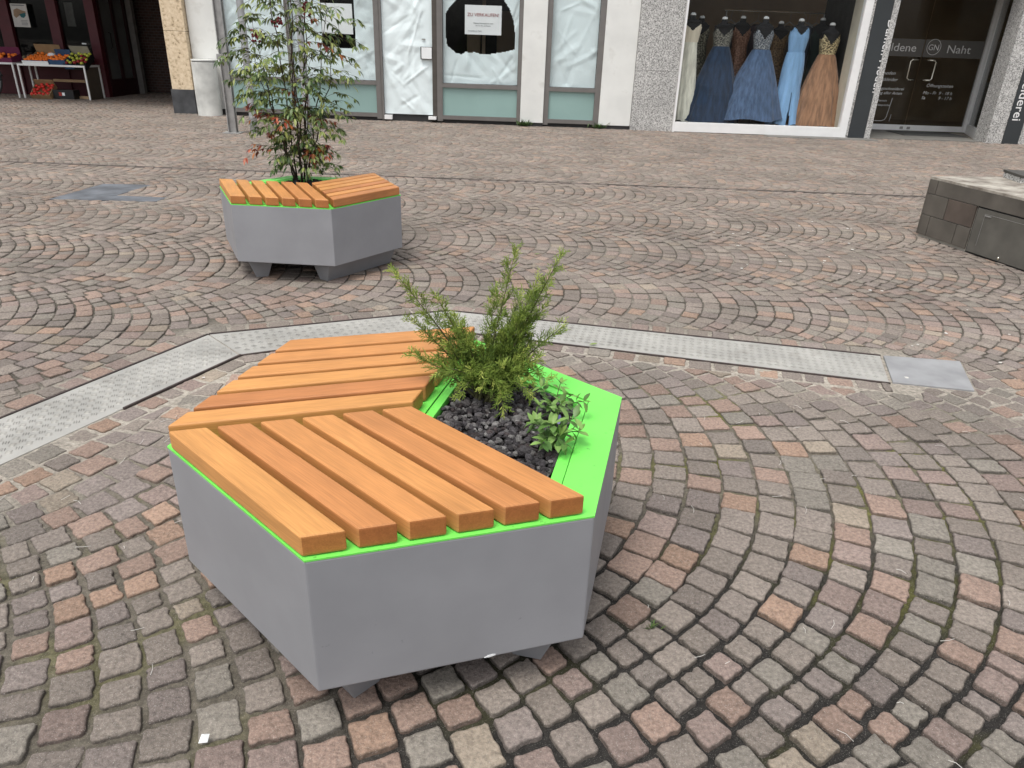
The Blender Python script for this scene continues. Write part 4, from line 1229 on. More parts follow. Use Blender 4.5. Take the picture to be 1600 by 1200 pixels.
# ------------------------------------------------------------------ poles, concrete cylinder, tan column
def pole(name, x, y, label, square):
    t_ = thing(name, (x, y, 0), label, 'pole', 'metal poles in front of the papered shop')
    mb = MB()
    if square:
        mb.box(x-.058, x+.058, y-.012, y+.012, 0.012, 3.6); mb.box(x-.058, x-.046, y-.05, y+.05, 0.0125, 3.6); mb.box(x+.046, x+.058, y-.05, y+.05, 0.0125, 3.6)
        mb.build('shaft', MT['steel'], t_)
        mb = MB(); mb.box(x-.125, x+.125, y-.11, y+.11, -.01, .012); mb.build('base_plate', MT['steel'], t_, bevel=.002)
        mb = MB(); mb.box(x-.085, x+.072, y-.07, y+.07, .99, 1.06); mb.build('collar', MT['steel'], t_, bevel=.004)
    else:
        mb.lathe([(.05, 0.22), (.05, 3.6)], (x, y, 0), 20); mb.build('shaft', MT['silver'], t_, smooth=False)
        mb = MB(); mb.lathe([(.056, -.01), (.056, .225), (.05, .23)], (x, y, 0), 20); mb.build('foot_sleeve', MT['steel'], t_)
    return t_
pole('metal_post', -4.235, 11.2, 'grey steel section post on a square base plate, leftmost of the poles', True)
pole('round_pole', -3.955, 11.28, 'round silver pole with a dark foot sleeve beside the steel post', False)
pole('shrub_pole', -3.14, 11.25, 'round silver pole half hidden behind the tall shrub', False)
cc = thing('concrete_cylinder', (-5.52, 13.62, 0), 'grey concrete cylinder standing against the white pier', 'bollard')
mb = MB(); mb.lathe([(.205, 0), (.205, .86), (.2, .865)], (-5.52, 13.62, 0), 40); mb.build('drum', MT['conc'], cc, smooth=False)
mb = MB(); mb.lathe([(.19, .8655), (.19, .88)], (-5.52, 13.62, 0), 40); mb.build('rim_gap', MT['base_dark'], cc)
mb = MB(); mb.lathe([(.205, .8805), (.205, .90), (.2, .905)], (-5.52, 13.62, 0), 40); mb.build('lid', MT['conc'], cc)
tcn = thing('stone_column', (-6.0, 13.9, 0), 'tan rough stone column with a dark plinth at the passage corner', 'column')
mb = MB(); mb.box(-6.19, -5.815, 13.74, 14.3, .4005, 1.33); mb.box(-6.19, -5.815, 13.741, 14.3, 1.336, 2.75); mb.build('shaft', MT['tan'], tcn, bevel=.004)
mb = MB(); mb.box(-6.215, -5.805, 13.725, 14.3, 0, .4); mb.build('plinth', M('dark_plinth', (.06, .062, .066), rough=.7, var=.3, scale=5), tcn, bevel=.004)

# ------------------------------------------------------------------ grocery on the left, under the overhang
gb = thing('grocery_building', (-10.5, 16.6, 0), 'dark grocery front with wine-red frames under a deep overhang', 'building')
mb = MB(); mb.box(-15, -5.82, 14.05, 20.5, 2.7505, TOPZ); mb.build('overhang', M('soffit', (.22, .21, .2), rough=.9), gb)
mb = MB()
for x0, x1 in ((-9.03, -8.84), (-9.82, -9.62), (-10.86, -10.62), (-12.0, -11.8), (-13.2, -13.0)): mb.box(x0, x1, 16.58, 16.72, 0, 2.75)
mb.box(-14, -9.03, 16.62, 16.70, 0, 0.62)
mb.box(-14, -9.03, 16.63, 16.70, 2.4, 2.75)
fr_ = mb.build('front_frame', MT['red'], gb, bevel=.004)
mb = MB(); mb.box(-14, -9.03, 16.45, 16.575, 0.62, 0.68); mb.build('sill', MT['red'], gb)
for x0, x1 in ((-9.615, -9.035), (-10.615, -9.825), (-11.795, -10.865), (-12.995, -12.005)):
    mb = MB(); mb.box(x0, x1, 16.66, 16.67, 0.685, 2.395); mb.build('pane', MT['glass2'], gb)
mb = MB(); mb.box(-14, -8.86, 18.6, 18.7, 0, 2.75); mb.box(-8.95, -8.9, 16.75, 18.6, 0, 2.75); mb.box(-14, -13.9, 16.7, 18.6, 0, 2.75); mb.build('interior', MT['dark'], gb)
mb = MB(); mb.box(-9.62, -9.45, 16.9, 16.93, 1.35, 1.80); mb.build('hanging_notice', M('dim_paper', (.35, .33, .31), rough=.9), gb)
# passage wall with two glazed leaves
mb = MB()
for y0, y1 in ((16.725, 16.80), (17.28, 17.37), (17.80, 17.90)): mb.box(-8.9, -8.83, y0, y1, 0, 2.75)
mb.box(-8.9, -8.835, 16.8, 17.8, 0, .34); mb.box(-8.9, -8.835, 16.8, 17.8, 2.4, 2.75)
mb.build('passage_door_frame', M('very_dark_red', (.03, .006, .008), rough=.5), gb)
mg = M('etched_glass', (.12, .13, .128), rough=.25, var=.2, scale=2)
for y0, y1 in ((16.805, 17.275), (17.375, 17.795)):
    mb = MB(); mb.box(-8.875, -8.865, y0, y1, .345, 2.395); g_ = mb.build('door_pane', mg, gb)
    if y0 < 17:
        hb = MB(); hb.tube([(-8.84, 17.0, .95), (-8.80, 17.0, .96), (-8.80, 17.0, 1.25), (-8.84, 17.0, 1.26)], .012, 6); hb.build('door_handle', MT['black'], g_)
mb = MB(); mb.box(-8.87, -8.72, 17.92, 18.05, 0, 2.75); mb.build('pale_post', M('pale_post', (.20, .19, .18), rough=.8), gb)
mb = MB(); mb.box(-8.9, -5.82, 18.45, 18.6, 0, 2.75); mb.build('passage_back_wall', MT['brick'], gb)
mb = MB(); mb.box(-6.1, -5.9, 14.305, 18.44, 0, 2.75); mb.build('passage_side_wall', MT['brick'], gb)
# poster on the mullion zone
po = thing('poster', (-10.36, 16.56, 1.3), 'white poster with tan and teal shapes on the red grocery front', 'poster')
mb = MB(); mb.box(-10.53, -10.20, 16.553, 16.557, 1.305, 1.735); mb.build('sheet', M('poster_paper', (.55, .54, .52), rough=.8), po)
def blob(name, pts, mat, y):
    mb = MB(); n = len(pts)
    mb.add([(p[0], y, p[1]) for p in pts]+[(p[0], y-.001, p[1]) for p in pts], [tuple(range(n)), tuple(range(2*n-1, n-1, -1))]+[(i, n+i, n+(i+1) % n, (i+1) % n) for i in range(n)])
    mb.build(name, mat, po)
blob('picture', [(-10.48,1.62),(-10.40,1.65),(-10.30,1.61),(-10.24,1.60),(-10.24,1.55),(-10.36,1.53),(-10.46,1.47),(-10.50,1.52)], M('poster_tan', (.30, .21, .14), rough=.8), 16.5522)
blob('picture', [(-10.38,1.54),(-10.25,1.575),(-10.25,1.52),(-10.30,1.475),(-10.35,1.485)], M('poster_teal', (.03, .13, .15), rough=.8), 16.5505)
mb = MB()
for k in range(4): mb.box(-10.37, -10.25+.01*(k % 2), 16.551, 16.5525, 1.345+.025*k, 1.355+.025*k)
mb.build('text_lines', MT['textgrey'], po)
mb = MB(); mb.box(-10.50, -10.24, 16.551, 16.5525, 1.695, 1.715); mb.build('headline', MT['textgrey'], po)

# tables
def table(x0, x1, y0, y1, h, label):
    t_ = thing('market_table', ((x0+x1)/2, (y0+y1)/2, 0), label, 'table', 'white display tables of the grocery')
    mb = MB(); mb.box(x0, x1, y0, y1, h-.035, h); mb.build('table_top', MT['white'], t_, bevel=.003)
    for x, y in ((x0+.015, y0+.015), (x1-.015, y0+.015), (x0+.015, y1-.015), (x1-.015, y1-.015)):
        mb = MB(); mb.box(x-.014, x+.014, y-.014, y+.014, 0, h-.0355); mb.build('leg', MT['white'], t_)
    return t_
t2 = table(-10.13, -8.775, 15.70, 16.28, .645, 'white display table with fruit crates, right one under the red front')
table(-11.7, -10.225, 15.72, 16.28, .655, 'white display table behind the bicycle wheel at the left edge')
mb = MB(); mb.box(-8.83, -8.80, 15.73, 16.28, .0, .609); mb.build('side_board', M('side_board', (.10, .08, .06), rough=.9), t2)
mb = MB(); mb.box(-9.75, -8.84, 16.18, 16.24, .30, .35); mb.build('cross_bar', MT['woodbar'], t2)
tag((lambda m_: (m_.box(-9.3, -8.86, 15.95, 16.05, 0.0, .05), m_.build('wooden_batten', MT['woodbar']))[1])(MB()), 'pale wooden batten on the ground under the right table', 'batten')

FRUIT = bpy.data.meshes.new('fruit'); FRUIT.from_pydata([v*1.0 for v in IV], [], IFc); FRUIT.polygons.foreach_set('use_smooth', [True]*len(FRUIT.polygons))
def fruit_mesh(name, mat):
    m = FRUIT.copy(); m.name = name; m.materials.append(mat); return m
FM = {k: fruit_mesh(k, MT[v]) for k, v in dict(tangerine='orange', orange='orange', green_apple='apple_g', red_apple='apple_r', tomato='tomato').items()}

def crate(c, size, tilt, mat, label, wall=.012, backh=None, rz=0.0, name='fruit_crate'):
    """open crate, front at -y, tilted so that it faces the street"""
    sx, sy, sz = size; bh = backh or sz
    t_ = thing(name, c, label, 'crate', 'fruit crates at the grocery')
    t_.rotation_euler = (tilt, 0, rz)
    mb = MB()
    mb.box(-sx/2, sx/2, -sy/2, sy/2, 0, wall)
    mb.box(-sx/2, sx/2, -sy/2, -sy/2+wall, wall, sz)
    mb.box(-sx/2, sx/2, sy/2-wall, sy/2, wall, bh)
    for s in (-1, 1):
        x0 = -sx/2 if s < 0 else sx/2-wall
        mb.box(x0, x0+wall, -sy/2+wall, sy/2-wall, wall, sz)
    mb.build('tray', mat, t_, local=True)
    return t_, Matrix.Translation(c) @ Matrix.Rotation(rz, 4, 'Z') @ Matrix.Rotation(tilt, 4, 'X')

def fruits(mtx, size, kinds, r, n, z, label, group, seed, region=(-.44, .44, -.42, .42)):
    RF = random.Random(seed); pts = []
    tries = 0
    while len(pts) < n and tries < 4000:
        tries += 1
        p = Vector((RF.uniform(region[0], region[1])*size[0], RF.uniform(region[2], region[3])*size[1], z+RF.uniform(0, .012)))
        if all((p-q).length > 1.75*r for q in pts): pts.append(p)
    for p in pts:
        k = RF.choice(kinds); w_ = mtx @ p
        o = link(bpy.data.objects.new(k, FM[k])); o.location = w_; s = r*RF.uniform(.9, 1.1); o.scale = (s, s, s*.93)
        tag(o, label[k], k.replace('_', ' '), group[k])

TT = .6455
t_, m_ = crate((-9.75, 15.88, TT+.005), (.52, .32, .10), math.radians(14), MT['purple'], 'purple crate of small tangerines at the front of the right table')
mb = MB(); mb.box(-.262, .262, -.1635, -.1605, .03, .095); mb.build('printed_band', MT['paperwhite'], t_, local=True)
fruits(m_, (.52, .32), ['tangerine'], .022, 70, .098, {'tangerine': 'small bright tangerine in the purple crate on the right table'}, {'tangerine': 'tangerines in the purple crate'}, 1)
t_, m_ = crate((-9.74, 16.16, TT+.06), (.52, .30, .12), math.radians(24), MT['card'], 'cardboard crate of oranges and white packs behind the tangerines', backh=.26)
fruits(m_, (.52, .30), ['orange'], .036, 9, .10, {'orange': 'large orange in the cardboard crate behind the tangerines'}, {'orange': 'oranges in the cardboard crate'}, 2, (-.4, .1, -.4, .3))
pk = MB(); p = m_ @ Vector((.14, -.04, .13)); pk.ell(p, (.09, .05, .045), 10, 7)
tag(pk.build('white_bag', MT['paperwhite'], smooth=True), 'crumpled white bag in the cardboard crate of oranges', 'bag')
t_, m_ = crate((-9.32, 15.90, TT+.005), (.32, .32, .13), math.radians(16), MT['blue'], 'blue crate of oranges in the middle of the right table', backh=.24)
fruits(m_, (.32, .32), ['orange'], .036, 14, .12, {'orange': 'large orange in the blue crate on the right table'}, {'orange': 'oranges in the blue crate'}, 3)
t_, m_ = crate((-8.98, 15.95, TT+.02), (.44, .42, .12), math.radians(30), MT['black'], 'black crate of green and red apples at the right end of the table', backh=.30)
mb = MB(); mb.box(-.19, .19, .185, .195, .05, .27); mb.build('liner_sheet', M('liner', (.30, .28, .22), rough=.8), t_, local=True)
mb = MB(); mb.box(-.222, -.03, -.2145, -.2105, .02, .11); mb.build('printed_band', MT['blue'], t_, local=True)
fruits(m_, (.44, .42), ['green_apple', 'green_apple', 'red_apple'], .034, 24, .11, {'green_apple': 'yellow-green apple in the black crate on the right table', 'red_apple': 'dark red apple in the black crate on the right table'}, {'green_apple': 'green apples in the black crate', 'red_apple': 'red apples in the black crate'}, 4)
mb = MB(); mb.box(-9.12, -9.03, 16.40, 16.41, .98, 1.05); mb.box(-9.079, -9.071, 16.402, 16.408, .80, .98)
tag(mb.build('price_tag', MT['paperwhite']), 'small white price tag sticking up behind the apples', 'price tag')
t_, m_ = crate((-10.48, 15.95, .660), (.46, .36, .12), math.radians(12), MT['magenta'], 'wine-red crate of yellow fruit on the left table', backh=.24)
fruits(m_, (.46, .36), ['orange'], .034, 14, .105, {'orange': 'orange in the wine-red crate on the left table'}, {'orange': 'oranges in the wine-red crate'}, 5)
t_, m_ = crate((-9.78, 15.86, .09), (.40, .34, .11), math.radians(38), MT['card'], 'tilted cardboard crate of tomatoes on the ground under the table', backh=.20)
fruits(m_, (.40, .34), ['tomato'], .036, 19, .095, {'tomato': 'red tomato in the cardboard crate under the table'}, {'tomato': 'tomatoes in the cardboard crate'}, 6)
bx = thing('black_box', (-9.35, 15.86, 0), 'low black box with a red and white sticker under the table', 'box')
mb = MB(); mb.box(-9.56, -9.14, 15.76, 16.0, 0, .17); mb.build('body', MT['black'], bx, bevel=.008)
mb = MB(); mb.box(-9.44, -9.385, 15.757, 15.7595, .06, .13); mb.build('red_sticker', M('sticker_red', (.4, .04, .03)), bx)
mb = MB(); mb.box(-9.375, -9.32, 15.757, 15.7595, .065, .125); mb.build('white_sticker', MT['paperwhite'], bx)

# produce on the sill
mb = MB()
for k in range(16):
    mb.ell((-10.55+k*.1+R.uniform(-.02, .02), 16.5, .72+R.uniform(0, .05)), (.045, .04, .045), 8, 6)
tag(mb.build('sill_vegetables', M('pale_veg', (.26, .30, .16), rough=.8, col2=(.30, .10, .09), scale=5)), 'row of pale vegetables along the sill behind the crates', 'vegetables', kind='stuff')

# bicycle at the left edge (only its front wheel reaches into the picture)
def bicycle():
    X, Y, Rw = -10.58, 15.30, .325
    t_ = thing('bicycle', (X-.5, Y, 0), 'bicycle parked at the left edge, only its wheel in view', 'bicycle')
    def wheel(cx):
        ty = MB(); n = 40
        ty.tube([(cx+Rw*math.cos(2*PI*i/n), Y, Rw+.02+Rw*math.sin(2*PI*i/n)) for i in range(n+1)], .02, 8)
        w_ = ty.build('wheel', MT['rubber'], t_, smooth=True)
        rm = MB(); rr = Rw-.028
        rm.tube([(cx+rr*math.cos(2*PI*i/n), Y, Rw+.02+rr*math.sin(2*PI*i/n)) for i in range(n+1)], .010, 6); rm.build('rim', MT['silver'], w_, smooth=True)
        sp = MB()
        for i in range(20):
            a = 2*PI*i/20
            sp.tube([(cx, Y+(.02 if i % 2 else -.02), Rw+.02), (cx+rr*math.cos(a), Y, Rw+.02+rr*math.sin(a))], .0016, 4)
        sp.build('spokes', MT['steel'], w_)
        hb = MB(); hb.tube([(cx, Y-.035, Rw+.02), (cx, Y+.035, Rw+.02)], .022, 10); hb.build('hub', MT['steel'], w_)
        return w_
    w1 = wheel(X); wheel(X-1.05)
    rf = MB(); rf.box(X+.11, X+.15, Y-.012, Y-.002, .27, .36); rf.build('reflector', MT['orange'], w1)
    H = Vector((X-.22, Y, .86)); BB = Vector((X-.66, Y, .30)); SE = Vector((X-.78, Y, .80)); RA = Vector((X-1.05, Y, .345)); FA = Vector((X, Y, .345))
    f = MB()
    for a, b_, r in ((H, BB, .018), (H+Vector((-.02, 0, -.03)), SE, .016), (BB, SE, .016), (BB, RA, .011), (SE, RA, .010), (H, H+Vector((-.03, 0, .12)), .018)): f.tube([a, b_], r, 8)
    f.build('frame', MT['black'], t_, smooth=True)
    k = MB(); k.tube([H, H+Vector((.07, 0, -.2)), FA+Vector((0, -.045, 0))], .012, 8); k.tube([H+Vector((.07, 0, -.2)), FA+Vector((0, .045, 0))], .012, 8); k.build('fork', MT['steel'], t_)
    m = MB(); m.tube([FA+Vector(((Rw+.045)*math.cos(a), 0, (Rw+.045)*math.sin(a))) for a in (x*.1 for x in range(2, 26))], .018, 6); m.build('mudguard', MT['black'], t_, smooth=True)
    hb = MB(); hb.tube([(H.x-.12, Y-.29, .99), (H.x-.03, Y-.2, 1.0), (H.x-.03, Y+.2, 1.0), (H.x-.12, Y+.29, .99)], .013, 8); hb.build('handlebar', MT['chrome'], t_, smooth=True)
    s = MB(); s.ell((SE.x-.03, Y, .92), (.13, .07, .03)); s.tube([SE, SE+Vector((-.02, 0, .12))], .013, 8); s.build('saddle', MT['black'], t_, smooth=True)
    c = MB(); c.lathe([(.09, -.004), (.09, .004)], (0, 0, 0), 24)
    c.v = [(BB.x+p[0], Y-.05+p[2], BB.z+p[1]) for p in c.v]; c.build('chainring', MT['steel'], t_)
bicycle()

# ------------------------------------------------------------------ boutique on the right
bb = thing('boutique_building', (5.6, 13.65, 0), 'granite-clad boutique with a white framed dress window and recessed glass door', 'building')
mb = MB(); mb.box(1.935, 2.672, 13.655, 14.3, 0, .98); mb.box(1.935, 2.672, 13.6555, 14.3, .984, 2.75); mb.build('granite_pilaster', MT['granite'], bb)
mb = MB(); mb.box(1.935, 13, 13.6, 19, 2.7505, TOPZ); mb.build('upper_wall', MT['white_wall'], bb)
# white window frame
mb = MB()
mb.box(2.675, 2.705, 13.58, 13.7, 0, 2.75); mb.box(5.612, 5.738, 13.58, 13.7, 0, 2.75); mb.box(2.7055, 5.6115, 13.582, 13.7, 0.01, .168); mb.box(2.7055, 5.6115, 13.582, 13.7, 2.55, 2.75)
wf = mb.build('display_window', MT['white'], bb, bevel=.003)
mb = MB(); mb.box(2.706, 5.611, 13.63, 13.636, .1685, 2.5495); mb.build('pane', MT['glass'], wf)
# interior of the dress window
mb = MB()
mb.box(2.2, 10.6, 18.0, 18.1, 0, 2.75); mb.box(2.15, 2.2, 14.31, 18.1, 0, 2.75); mb.box(10.6, 10.65, 14.0, 18.1, 0, 2.75); mb.box(2.2, 10.6, 14.32, 18, 2.70, 2.7495)
mb.build('interior_walls', MT['brown'], bb)
mb = MB(); mb.box(2.2, 5.73, 13.705, 16.2, .02, .13); mb.build('display_floor', M('display_floor', (.03, .03, .032), rough=.6), bb)
mb = MB(); mb.box(2.2, 10.6, 15.5, 18, .0, .02); mb.build('shop_floor', MT['brown'], bb)
mb = MB(); mb.box(5.62, 5.735, 13.705, 14.05, .131, 2.749); mb.build('reveal', MT['cream'], bb)
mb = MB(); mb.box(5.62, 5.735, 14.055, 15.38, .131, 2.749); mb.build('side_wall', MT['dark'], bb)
# pillar with sign panel
mb = MB(); mb.box(5.7385, 5.785, 13.60, 13.9, 0, 2.75); mb.box(6.07, 6.165, 13.575, 15.36, 0, 2.75); mb.box(5.786, 6.069, 13.64, 15.36, 0, 2.75); mb.build('granite_pillar', MT['granite'], bb)
mb = MB(); mb.box(5.788, 6.068, 13.585, 13.6395, 0.0, 2.7495); sp1 = mb.build('sign_panel', MT['panel'], bb)
text('lettering', 'Damen-Moden', .185, (6.040, 13.5835, 1.895), (0, 0, -1), (1, 0, 0), MT['letter'], sp1, sx=1.02, bold=.001)
# entrance recess
mb = MB(); mb.box(6.166, 8.25, 13.7, 15.36, -.02, .012); mb.build('entrance_floor', MT['slab'], bb)
mb = MB(); mb.box(6.166, 8.9, 13.605, 15.5, 2.60, 2.749); mb.build('recess_ceiling', M('recess_ceiling', (.3, .29, .27), rough=.9), bb)
mm = MB(); mm.box(7.15, 8.35, 14.35, 15.1, .0125, .022)
tag(mm.build('door_mat', MT['matfab']), 'dark door mat lying before the boutique glass door', 'door mat')
DY = 15.4
def leafdoor(x0, x1, label):
    mb = MB(); mb.box(x0, x1, DY-.03, DY+.03, .012, .115); mb.box(x0, x1, DY-.03, DY+.03, 2.42, 2.5)
    d = mb.build('door', MT['white'], bb, bevel=.003, label=label)
    mb = MB(); mb.box(x0+.004, x1-.004, DY-.006, DY+.006, .116, 2.419); mb.build('pane', MT['glass2'], d)
    mb = MB(); mb.box(x0+.006, x1-.006, DY-.0095, DY-.0065, 1.347, 1.652); mb.build('frosted_band', MT['frost'], d)
    return d
d1 = leafdoor(6.66, 7.628, 'left glass leaf of the boutique door')
d2 = leafdoor(7.634, 8.775, 'right glass leaf of the boutique door')
for d, x, s in ((d1, 7.40, 1), (d2, 7.88, -1)):
    mb = MB()
    for yy in (DY-.10,):
        pts = [(x+s*.14, yy, 1.295), (x+s*.03, yy, 1.295), (x, yy, 1.265), (x, yy, .975), (x+s*.03, yy, .943), (x+s*.14, yy, .943)]
        mb.tube(pts, .0165, 8)
    for z in (1.295, .943): mb.tube([(x+s*.14, DY-.10, z), (x+s*.14, DY-.007, z)], .012, 8)
    mb.build('handle', MT['chrome'], d, smooth=True)
mb = MB()
for x in (7.56, 7.70): mb.box(x-.03, x+.03, DY-.045, DY-.031, .04, .085)
mb.build('door_lock', MT['steel'], d1)
YL = DY-.011
text('lettering', 'Goldene', .20, (6.715, YL, 1.435), XF, ZF, MT['letter'], d1, sx=1.12)
text('lettering', 'Naht', .20, (8.07, YL, 1.43), XF, ZF, MT['letter'], d2, sx=1.13)
mb = MB()
n = 48; cx_, cz_ = 7.815, 1.525
mb.tube([(cx_+.13*math.cos(2*PI*i/n), YL, cz_+.135*math.sin(2*PI*i/n)) for i in range(n+1)], .005, 5)
mb.build('emblem', MT['letter'], d2)
text('lettering', 'GN', .145, (cx_, YL, 1.47), XF, ZF, MT['letter'], d2, align='CENTER', sx=.95)
for tx, xr, z, sz in (('Abendmoden', 7.205, 1.02, .085), ('Brautkleider', 7.27, .905, .085), ('Änderungsschneiderei', 7.435, .745, .075), ('Reinigung aller Arten', 7.42, .665, .075), ('Termin', 7.16, .53, .06), ('nach Absprache', 7.24, .45, .055)):
    text('lettering', tx, sz, (xr, YL, z), XF, ZF, MT['letter'], d1, align='RIGHT', shear=.25, sx=1.08)
text('lettering', 'Öffnungszeiten', .082, (7.855, YL, .822), XF, ZF, MT['letter'], d2, shear=.25, sx=1.05)
text('lettering', 'Mo - Fr  9 - 18 h', .08, (7.825, YL, .69), XF, ZF, MT['letter'], d2, shear=.25, sx=1.05)
text('lettering', 'Sa', .08, (7.82, YL, .60), XF, ZF, MT['letter'], d2, shear=.25, sx=1.05)
text('lettering', '9 - 17 h', .08, (8.145, YL, .60), XF, ZF, MT['letter'], d2, shear=.25, sx=1.05)
mb = MB(); mb.tube([(6.8, YL, .175), (7.14, YL, .175), (7.20, YL, .20), (7.225, YL, .25), (7.26, YL, .60)], .005, 5); mb.tube([(7.30, YL, .17), (7.31, YL, .30)], .004, 5); mb.build('decal_outline', MT['letter'], d1)
# right return of the recess: slanting glazed side
mb = MB(); mb.box(8.78, 8.86, DY-.04, DY+.04, .012, 2.6); mb.build('door_post', MT['white'], bb, bevel=.003)
A, B_ = Vector((8.87, 15.36, 0)), Vector((8.28, 13.92, 0)); u_ = (B_-A).normalized(); n_ = Vector((-u_.y, u_.x, 0))
def strip(a0, a1, z0, z1, th=.03):
    q = [A+u_*a0-n_*th, A+u_*a1-n_*th, A+u_*a1+n_*th, A+u_*a0+n_*th]; return ccw([(p.x, p.y) for p in q]), z0, z1
ln = (B_-A).length
mb = MB(); mb.prism(*strip(0, ln, .0, .18)); mb.prism(*strip(0, .07, .1805, 2.6)); sw = mb.build('side_window', MT['white'], bb)
mb = MB(); mb.prism(*strip(.072, ln, .181, 2.6, .004)); mb.build('pane', MT['glass2'], sw)
mb = MB(); mb.prism(*strip(.25, ln, .55, 1.35, -.0)) if False else None
ib = MB(); ib.box(8.75, 9.5, 14.6, 15.0, .18, .95); ib.build('display_block', M('pale_display', (.42, .44, .44), rough=.8), bb)
mb = MB(); mb.box(8.235, 8.515, 13.60, 13.98, 0, 2.75); mb.box(8.80, 8.90, 13.60, 13.98, 0, 2.75); mb.box(8.516, 8.799, 13.64, 13.98, 0, 2.75); mb.build('granite_pillar', MT['granite'], bb)
mb = MB(); mb.box(8.517, 8.798, 13.585, 13.6395, 0, 2.7495); sp2 = mb.build('sign_panel', MT['panel'], bb)
text('lettering', 'schneiderei', .215, (8.575, 13.5835, 1.42), (0, 0, -1), (1, 0, 0), MT['letter'], sp2, sx=1.05, bold=.001)
mb = MB(); mb.box(8.91, 9.05, 13.58, 13.7, 0, 2.75); mb.box(9.051, 12, 13.582, 13.7, 0, .168); mb.box(9.051, 12, 13.582, 13.7, 2.55, 2.75); wf2 = mb.build('display_window', MT['white'], bb)
mb = MB(); mb.box(9.051, 12, 13.63, 13.636, .1685, 2.5495); mb.build('pane', MT['glass2'], wf2)
# uneven step stone in front of the frame
st_ = MB(); st_.prism([(4.3, 13.30), (6.2, 13.28), (6.2, 13.57), (4.3, 13.57)], -.02, .012)
tag(st_.build('threshold_slab', MT['slab'], bevel=.006), 'low grey stone slab under the right part of the dress window', 'slab')
# ceiling spot lamp glimpsed between the dresses and a tube lamp behind the door
lm = thing('ceiling_lamp', (7.9, 16.6, 2.45), 'slim ceiling tube lamp inside the boutique behind the door', 'lamp')
mb = MB(); mb.box(7.5, 8.3, 16.55, 16.62, 2.44, 2.47); mb.build('tube', emis('lamp_glow', (1, .95, .85), 2.0), lm)
mb = MB(); mb.box(7.48, 8.32, 16.54, 16.63, 2.4705, 2.70); mb.build('housing', MT['steel'], lm)

# ------------------------------------------------------------------ dress forms
def dress_form(x, y, zf, top, waist, label, bod, skt, hem_w, hem_x=0.0, hem_z=.02, waist_w=.145, flare=1.0, pleat=.02, v=(.16, .36), straps=True, slit=False, knee=None):
    """form (torso, neck cap, stand) with bodice and skirt"""
    t_ = thing('dress_form', (x, y, zf), label, 'dress form', 'dress forms in the boutique window')
    s = (top-.0)/1.75
    nk = top
    mb = MB()
    prof = [(.02, waist-.25), (.125, waist-.2), (.128, waist), (.155, waist+.17), (.165, waist+.24), (.15, waist+.33), (.165, nk-.135), (.10, nk-.085), (.055, nk-.06), (.05, nk-.01)]
    mb.lathe([(r, z) for r, z in prof], (x, y, 0), 28, .62); mb.build('torso', MT['form'], t_, smooth=True)
    mb = MB(); mb.lathe([(.05, nk-.0095), (.045, nk+.02), (.02, nk+.035)], (x, y, 0), 16, .8); mb.build('neck_cap', MT['paperwhite'], t_, smooth=True)
    mb = MB(); mb.tube([(x, y, zf+.01), (x, y, waist-.2)], .014, 8); mb.lathe([(.16, zf), (.15, zf+.015), (.03, zf+.03)], (x, y, 0), 20); mb.build('stand', MT['black'], t_)
    # bodice
    nA = 56; rows = 26; z0, z1 = waist-.02, nk-.11
    vs = []; zs = [z0+(z1-z0)*j/rows for j in range(rows+1)]
    import bisect
    pz = [p[1] for p in prof[1:8]]; pr = [p[0] for p in prof[1:8]]
    def rad(z):
        return float(np.interp(z, pz, pr))+.012
    for z in zs:
        for i in range(nA):
            a = 2*PI*i/nA; r = rad(z)
            vs.append((x+r*math.cos(a), y+.62*r*math.sin(a)-(.006 if math.sin(a) < 0 else 0), z))
    vb = waist+v[0]; fs = []
    for j in range(rows):
        for i in range(nA):
            a = 2*PI*(i+.5)/nA; zc = (zs[j]+zs[j+1])/2; xc = rad(zc)*math.cos(a)
            if zc > vb:
                k = (zc-vb)/(z1-vb); hw = v[1]*.5*k
                if abs(xc) < max(hw, .006): continue
                arm = .165-.05*max(0, k-.25)
                if abs(xc) > arm and k > .45: continue
            b0 = j*nA
            fs.append((b0+i, b0+(i+1) % nA, b0+nA+(i+1) % nA, b0+nA+i))
    mb = MB(); mb.add(vs, fs); mb.build('bodice', bod, t_, smooth=True)
    # skirt with pleats
    rows = 22; nA = 96; vs = []; RS = random.Random(int(x*100))
    ph = [RS.uniform(0, 6.28) for _ in range(4)]
    zb = zf+hem_z
    for j in range(rows+1):
        u = j/rows; z = waist+(zb-waist)*u
        if knee: w_ = waist_w+.035*math.sin(min(1, u/.3)*PI/2)*1.0+(hem_w-waist_w-.035)*max(0, (u-.45)/.55)**1.3
        else: w_ = waist_w+(hem_w-waist_w)*(u**flare)
        cx = x+hem_x*u**1.2
        for i in range(nA):
            a = 2*PI*i/nA
            pl = pleat*u*(math.sin(11*a+ph[0]+.8*math.sin(2*a+ph[1]))+.55*math.sin(23*a+ph[2]+1.5*u))
            r = w_+pl
            zz = z+(.02*u*math.sin(5*a+ph[3]) if j == rows else 0)
            vs.append((cx+r*math.cos(a), y+.70*r*math.sin(a), zz))
    fs = []
    for j in range(rows):
        for i in range(nA):
            if slit and j > rows*.5 and abs(((i+.5)/nA*2*PI)-1.53*PI) < .10*(j-rows*.5)/rows*2: continue
            b0 = j*nA; fs.append((b0+i, b0+nA+i, b0+nA+(i+1) % nA, b0+(i+1) % nA))
    mb = MB(); mb.add(vs, fs); mb.build('skirt', skt, t_, smooth=True)
    return t_

